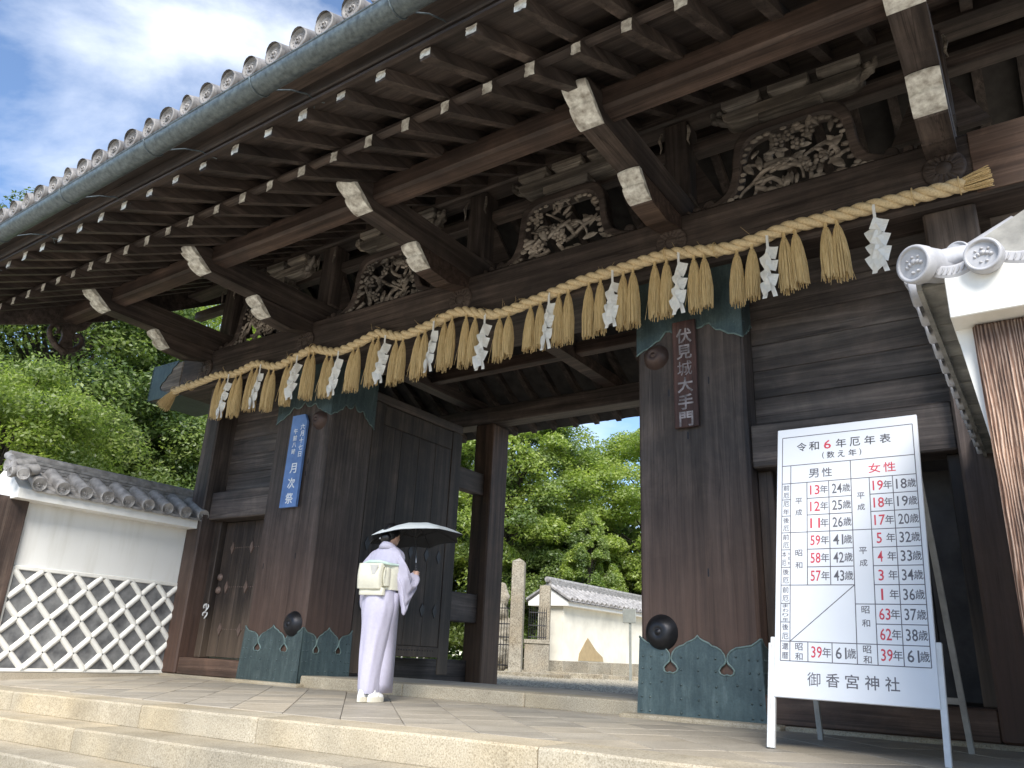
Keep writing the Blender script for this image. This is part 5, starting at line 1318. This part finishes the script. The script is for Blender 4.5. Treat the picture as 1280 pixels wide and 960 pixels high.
# ------------------------------------------------------------ inside the precinct
sp = tag(MB().box(-.17, .17, -.17, .17, 0, 2.92, .012).add([(-.17, -.17, 2.92), (.17, -.17, 2.92), (.17, .17, 2.92), (-.17, .17, 2.92), (0, 0, 3.02)], [(0, 1, 4), (1, 2, 4), (2, 3, 4), (3, 0, 4)]).build('stone_post', M['oldstone'], None, origin=(0, 0, 0)),
         'tall pale square granite post with pointed top beside the iron gate', 'stone post')
sp.location = (-12.18, 18.0, 0); sp.rotation_euler = (0, 0, .45)
s2 = tag(MB().box(-.15, .15, -.15, .15, 0, 2.36, .012).add([(-.15, -.15, 2.36), (.15, -.15, 2.36), (.15, .15, 2.36), (-.15, .15, 2.36), (0, 0, 2.40)], [(0, 1, 4), (1, 2, 4), (2, 3, 4), (3, 0, 4)]).build('stone_post', M['oldstone'], None, origin=(0, 0, 0)),
         'shorter brown stained granite post at the end of the white inner wall', 'stone post')
s2.location = (-11.93, 19.0, 0); s2.rotation_euler = (0, 0, .45)
fb = thing('low_stone_fence', 'low granite wall with black spiked railing between the two stone posts', 'fence', (-12.1, 18.6, 0))
a_, b_ = Vector((-12.25, 18.35, 0)), Vector((-12.02, 18.85, 0)); a_, b_ = Vector((-12.02, 18.15, 0)), Vector((-11.86, 18.9, 0))
a_, b_ = Vector((-12.12, 18.5, 0)), Vector((-11.72, 18.75, 0))
d = b_-a_; MB().obox((a_+b_)/2+Vector((0, 0, .40)), d, d.cross(Vector((0, 0, 1))), (0, 0, 1), (d.length/2+.1, .09, .40), .01).build('wall_block', M['oldstone'], fb)
MB().obox((a_+b_)/2+Vector((0, 0, .86)), d, d.cross(Vector((0, 0, 1))), (0, 0, 1), (d.length/2+.12, .12, .055), .01).build('coping_stone', M['oldstone'], fb)
for z in (.98, 1.28, 1.62): MB().tube([a_+Vector((0, 0, z)), b_+Vector((0, 0, z))], .014, 6).build('rail', M['iron'], fb)
for k in range(9):
    p = a_+d*(k/8); MB().tube([p+Vector((0, 0, .92)), p+Vector((0, 0, 1.68)), p+Vector((0, 0, 1.78))], [.010, .010, .001], 6).build('bar', M['iron'], fb)
fg = thing('iron_gate', 'black iron bar gate standing open left of the tall stone post', 'gate', (-12.9, 18.3, 0))
a_, b_ = Vector((-13.5, 18.2, 0)), Vector((-12.62, 18.45, 0)); d = b_-a_
MB().tube([b_+Vector((0, 0, .03)), b_+Vector((0, 0, 1.92)), b_+Vector((0, 0, 1.96))], [.04, .04, .015], 8).build('gate_post', M['iron'], fg)
for z in (.22, .75, .95, 1.3, 1.72): MB().tube([a_+Vector((0, 0, z)), b_+Vector((0, 0, z))], .016, 6).build('rail', M['iron'], fg)
for k in range(11):
    p = a_+d*(k/11); MB().tube([p+Vector((0, 0, .1)), p+Vector((0, 0, 1.84))], .010, 6).build('bar', M['iron'], fg)
bd = MB()
for k, (x, y, z, r_) in enumerate(((0, 0, .5, .5), (.1, .1, 1.1, .42), (-.05, 0, 1.65, .36), (.08, .05, 2.1, .27), (.1, 0, 2.42, .16))): bd.ico((-14.1+x, 19.8+y, z), r_, 3, 1, .9, 1.1)
bo = bd.build('rugged_standing_stone', M['oldstone']); dt = bpy.data.textures.new('lump', 'CLOUDS'); dt.noise_scale = .35
md = bo.modifiers.new('rm', 'REMESH'); md.mode = 'VOXEL'; md.voxel_size = .05
md = bo.modifiers.new('lump', 'DISPLACE'); md.texture = dt; md.strength = .22; md.mid_level = .5
tag(bo, 'brownish rugged standing stone half hidden behind the black iron gate', 'stone')
iw = thing('inner_plaster_wall', 'white plaster wall with tiled roof and stained foot inside the gate', 'wall', (-12.4, 24, 0))
XI = -11.93
MB().box(XI-.85, XI, 20, 34, .40, 1.92).build('plaster_body', M['plaster_old'], iw)
for k in range(9): MB().box(XI-.9, XI+.03, 19.97+k*1.5, 19.97+(k+1)*1.5-.01, .0, .40, .01).build('foundation_stone', M['oldstone'], iw)
MB().prism([(XI-1.12, 1.90), (XI+.25, 1.90), (XI+.25, 2.02), (XI-.43, 2.42), (XI-1.12, 2.02)], lambda x, z: (x, 19.85, z), lambda x, z: (x, 34, z)).build('plaster_eave', M['plaster'], iw)
tile_b = []
for k in range(46):
    y = 19.9+k*.30
    for s_, xe in ((1, XI+.33), (-1, XI-1.2)):
        b = MB(); b.lathe((xe, y, 2.07), (s_, 0, -.1), [(.07, -.02), (.07, 0), (.055, .0), (.05, -.008), (.001, -.006)], 12); b.tube([(xe, y, 2.07), (XI-.43, y, 2.50)], .068, 8); 
        if s_ == 1 or k < 2: b.build('round_tile', M['tile'], iw)
b = MB()
for s_, xe in ((1, XI+.33), (-1, XI-1.2)): b.add([(xe, 19.8, 2.0), (xe, 34, 2.0), (XI-.43, 34, 2.45), (XI-.43, 19.8, 2.45)], [(0, 1, 2, 3)]); b.add([(xe, 19.8, 2.03), (xe, 34, 2.03), (XI-.43, 34, 2.48), (XI-.43, 19.8, 2.48)], [(0, 1, 2, 3)])
b.build('pan_tile_bed', M['tile'], iw, recalc=False)
for k in range(3): MB().box(XI-.53+.01*k, XI-.33-.01*k, 19.85, 34, 2.47+k*.05, 2.515+k*.05).build('ridge_course', M['tile'], iw)
MB().tube([(XI-.43, 19.75, 2.64), (XI-.43, 34, 2.64)], .08, 12).build('ridge_cap', M['tile'], iw)
MB().prism([(20.9, .42), (20.95, .62), (21.3, .95), (21.45, 1.08), (21.6, .98), (22.0, .72), (22.4, .55), (22.45, .42)], lambda y, z: (XI+.015, y, z), lambda y, z: (XI-.01, y, z)).build('bare_clay_patch', M['clay'], iw)
ns = thing('small_notice_post', 'small grey notice board on a thin post before the inner wall', 'sign', (-9.32, 19, 0))
MB().box(-9.34, -9.29, 18.98, 19.03, 0, 1.74).build('post', M['notice'], ns); MB().box(-9.50, -9.13, 18.95, 18.98, 1.40, 1.755, .01).build('board', M['notice'], ns)
for (x0, x1, y0, y1, z) in ((-12.6, -10.2, 17.2, 17.55, .09), (-11.6, -9.9, 18.6, 18.95, .12), (-11, -6, 19.3, 19.6, .1)):
    struct(MB().box(x0, x1, y0, y1, -.01, z, .01).build('stone_edging', M['oldstone']))

# ------------------------------------------------------------ trees
def leaves(clumps, nleaf, size, droop=.25, flat=.5, seed=0, aspect=.5):
    if size < .2: nleaf = int(nleaf*2.1); size *= .62
    """many small leaf faces spread through flattened clumps"""
    g_ = np.random.default_rng(seed); C_ = np.repeat(np.array([c[:3] for c in clumps]), nleaf, 0); R_ = np.repeat(np.array([c[3] for c in clumps]), nleaf)
    n = len(C_); d = g_.normal(size=(n, 3)); d /= np.linalg.norm(d, axis=1)[:, None]; rr_ = g_.random(n)**.45
    off = d*rr_[:, None]*R_[:, None]; off[:, 2] *= flat; off[:, 2] -= droop*(off[:, 0]**2+off[:, 1]**2)/np.maximum(R_, .05)
    P = C_+off
    nrm = g_.normal(size=(n, 3))*.55; nrm[:, 2] += .75; nrm[:, :2] += d[:, :2]*.6; nrm /= np.linalg.norm(nrm, axis=1)[:, None]
    t_ = g_.normal(size=(n, 3)); t_ -= nrm*np.sum(t_*nrm, 1)[:, None]; t_ /= np.linalg.norm(t_, axis=1)[:, None]; u_ = np.cross(nrm, t_)
    s_ = size*g_.uniform(.6, 1.3, n)[:, None]
    V = np.stack([P-t_*s_, P+u_*s_*aspect-nrm*s_*.12, P+t_*s_, P-u_*s_*aspect-nrm*s_*.12], 1)
    F = np.arange(n*4).reshape(n, 4); return V, F
def tree(name, label, base, h, crown, mats, nleaf, size, ncl, seed, group=None, trunk_r=.2, rc=(.5, .9), flat=.5, droop=.25, conic=False, bias=.35):
    rr = random.Random(seed); t = thing(name, label, 'tree', base, group)
    bx, by, bz = base; cl = []; br = MB()
    tp = [(bx, by, bz), (bx+.1, by, bz+h*.25), (bx-.1, by+.1, bz+h*.5), (bx+.05, by, bz+h*.8), (bx, by, bz+h*.95)]
    br.tube(smoothp(tp, 3), [trunk_r*(1-.075*k) for k in range(13)], 8)
    for k in range(ncl):
        if conic:
            t_ = rr.random()**.8; z = bz+h*(.1+.88*t_); R_ = crown[0]*(1-t_)**.8+.1; a = rr.uniform(0, 6.28); q = math.sqrt(rr.uniform(.25, 1))
            c = (bx+R_*q*math.cos(a), by+R_*q*math.sin(a), z-.12*q*R_); r_ = rr.uniform(*rc)*(1-.55*t_)
        else:
            a = rr.uniform(0, 6.28); e = math.asin(rr.uniform(-.75, 1)); q = rr.uniform(bias, 1)**.5
            c = (bx+crown[0]*q*math.cos(e)*math.cos(a), by+crown[1]*q*math.cos(e)*math.sin(a), bz+h-crown[2]+crown[2]*q*math.sin(e)); r_ = rr.uniform(*rc)
        cl.append((*c, r_))
        if k % 3 == 0:
            zb = bz+max(h*.25, min(h*.85, (c[2]-bz)*.7)); p0 = Vector((bx, by, zb)); p2 = Vector(c); p1 = (p0+p2)/2+Vector((0, 0, .25*rr.random()))
            br.tube([p0, p1, p2], [trunk_r*.28, trunk_r*.16, .012], 5, False)
    o = br.build('trunk', M['bark'], t)
    for k, m_ in enumerate(mats):
        V, F = leaves(cl[k::len(mats)], nleaf, size, droop, flat, seed*7+k)
        org = np.array(base); c_ = link(bpy.data.objects.new('crown', fast_mesh('crown', V-org, F, m_))); c_.parent = t
    return t
LD, LM, LL = M['leaf_dark'], M['leaf_mid'], M['leaf_light']
# left of the gate, behind the plaster wall
tree('broadleaf_tree', 'pale green bushy tree just behind the left wall, nearest the photo edge', (-15.8, 6.0, -.9), 6.35, (3.0, 2.5, 3.0), [LM, LL], 430, .068, 120, 1, trunk_r=.12, rc=(.5, .85), droop=.4, flat=.42)
tree('broadleaf_tree', 'tall dark glossy evergreen tree rising behind the pale bushy tree', (-22.5, 9.5, -.9), 13.5, (4.6, 4.2, 5.6), [LD, M['leaf_mid'], LD], 420, .105, 200, 2, trunk_r=.35, rc=(.8, 1.4))
tree('broadleaf_tree', 'deep green tree in the shade left of the copper lintel end', (-20.5, 13.2, -.9), 8.6, (3.4, 3.4, 4.0), [LD, LM], 400, .09, 140, 3, trunk_r=.3, rc=(.7, 1.1))
tree('broadleaf_tree', 'sunlit yellow green tree seen in the triangle under the eaves', (-24.5, 16.6, -.9), 14.2, (4.2, 4.2, 6.5), [LL, LL], 400, .11, 190, 4, trunk_r=.3, rc=(.8, 1.3))
tree('broadleaf_tree', 'far left dark tree whose crown meets the barge board', (-24, 4.5, -.9), 12.0, (4.6, 4, 5.2), [LD, LM], 380, .11, 120, 5, trunk_r=.3, rc=(.8, 1.3))
# through the gateway
tree('maple_tree', 'large fresh green maple with layered branches right behind the gateway', (-19.3, 27.5, 0), 12.2, (4.6, 3.8, 5.2), [LM, LL, LL], 300, .125, 190, 6, trunk_r=.22, rc=(.7, 1.2), flat=.45, droop=.5)
tree('maple_tree', 'bright yellow green maple beside the right pillar in the gateway', (-14.2, 31.5, 0), 11.0, (3.8, 3.4, 4.8), [LL], 420, .115, 110, 7, trunk_r=.2, rc=(.7, 1.2), flat=.4, droop=.3)
tree('conifer_tree', 'small pointed bright green conifer behind the inner white wall', (-14.0, 25.2, 0), 5.75, (1.9, 1.9, 3), [LL, LL, LM], 200, .08, 170, 8, trunk_r=.09, rc=(.32, .5), flat=.75, droop=.7, conic=True)
tree('broadleaf_tree', 'dark leafy tree filling the shade behind the tall stone post', (-20.5, 29.5, 0), 7.2, (4.8, 3, 3.8), [LD, LM, LM], 300, .13, 130, 9, trunk_r=.2, rc=(.7, 1.1))
tree('broadleaf_tree', 'mid green shrub like tree between stone post and conifer', (-16.8, 26.8, 0), 5.0, (2.2, 1.8, 2.4), [LM, LD], 280, .10, 80, 10, trunk_r=.12, rc=(.5, .8))
tree('broadleaf_tree', 'dark tree low behind the roof of the inner wall', (-12.2, 33, 0), 6.5, (3.6, 2.5, 3.2), [LD, LM], 300, .125, 90, 11, trunk_r=.15, rc=(.6, 1.1))
# the wood beyond: one mass nobody could count
g_ = random.Random(4); cl = []
for _ in range(330):
    a = g_.uniform(0, 1); x = -48+46*a; y = 30+14*g_.random()+(0 if x > -30 else -14*min(1, (-30-x)/10)); z = g_.uniform(-.5, 9.5 if x > -26 else 12) ; cl.append((x, y, z*(.9 if x < -20 else .72), g_.uniform(1.3, 2.2)))
for _ in range(220):
    cl.append((g_.uniform(-36, -29), g_.uniform(-4, 26), g_.uniform(-.5, 11.5), g_.uniform(1.3, 2.2)))
V, F = leaves(cl, 210, .24, .1, .7, 99)
fo = link(bpy.data.objects.new('distant_wood', fast_mesh('distant_wood', V, F, LM))); stuff(fo); tag(fo, 'dense dark green wood closing the view beyond the trees', 'wood')
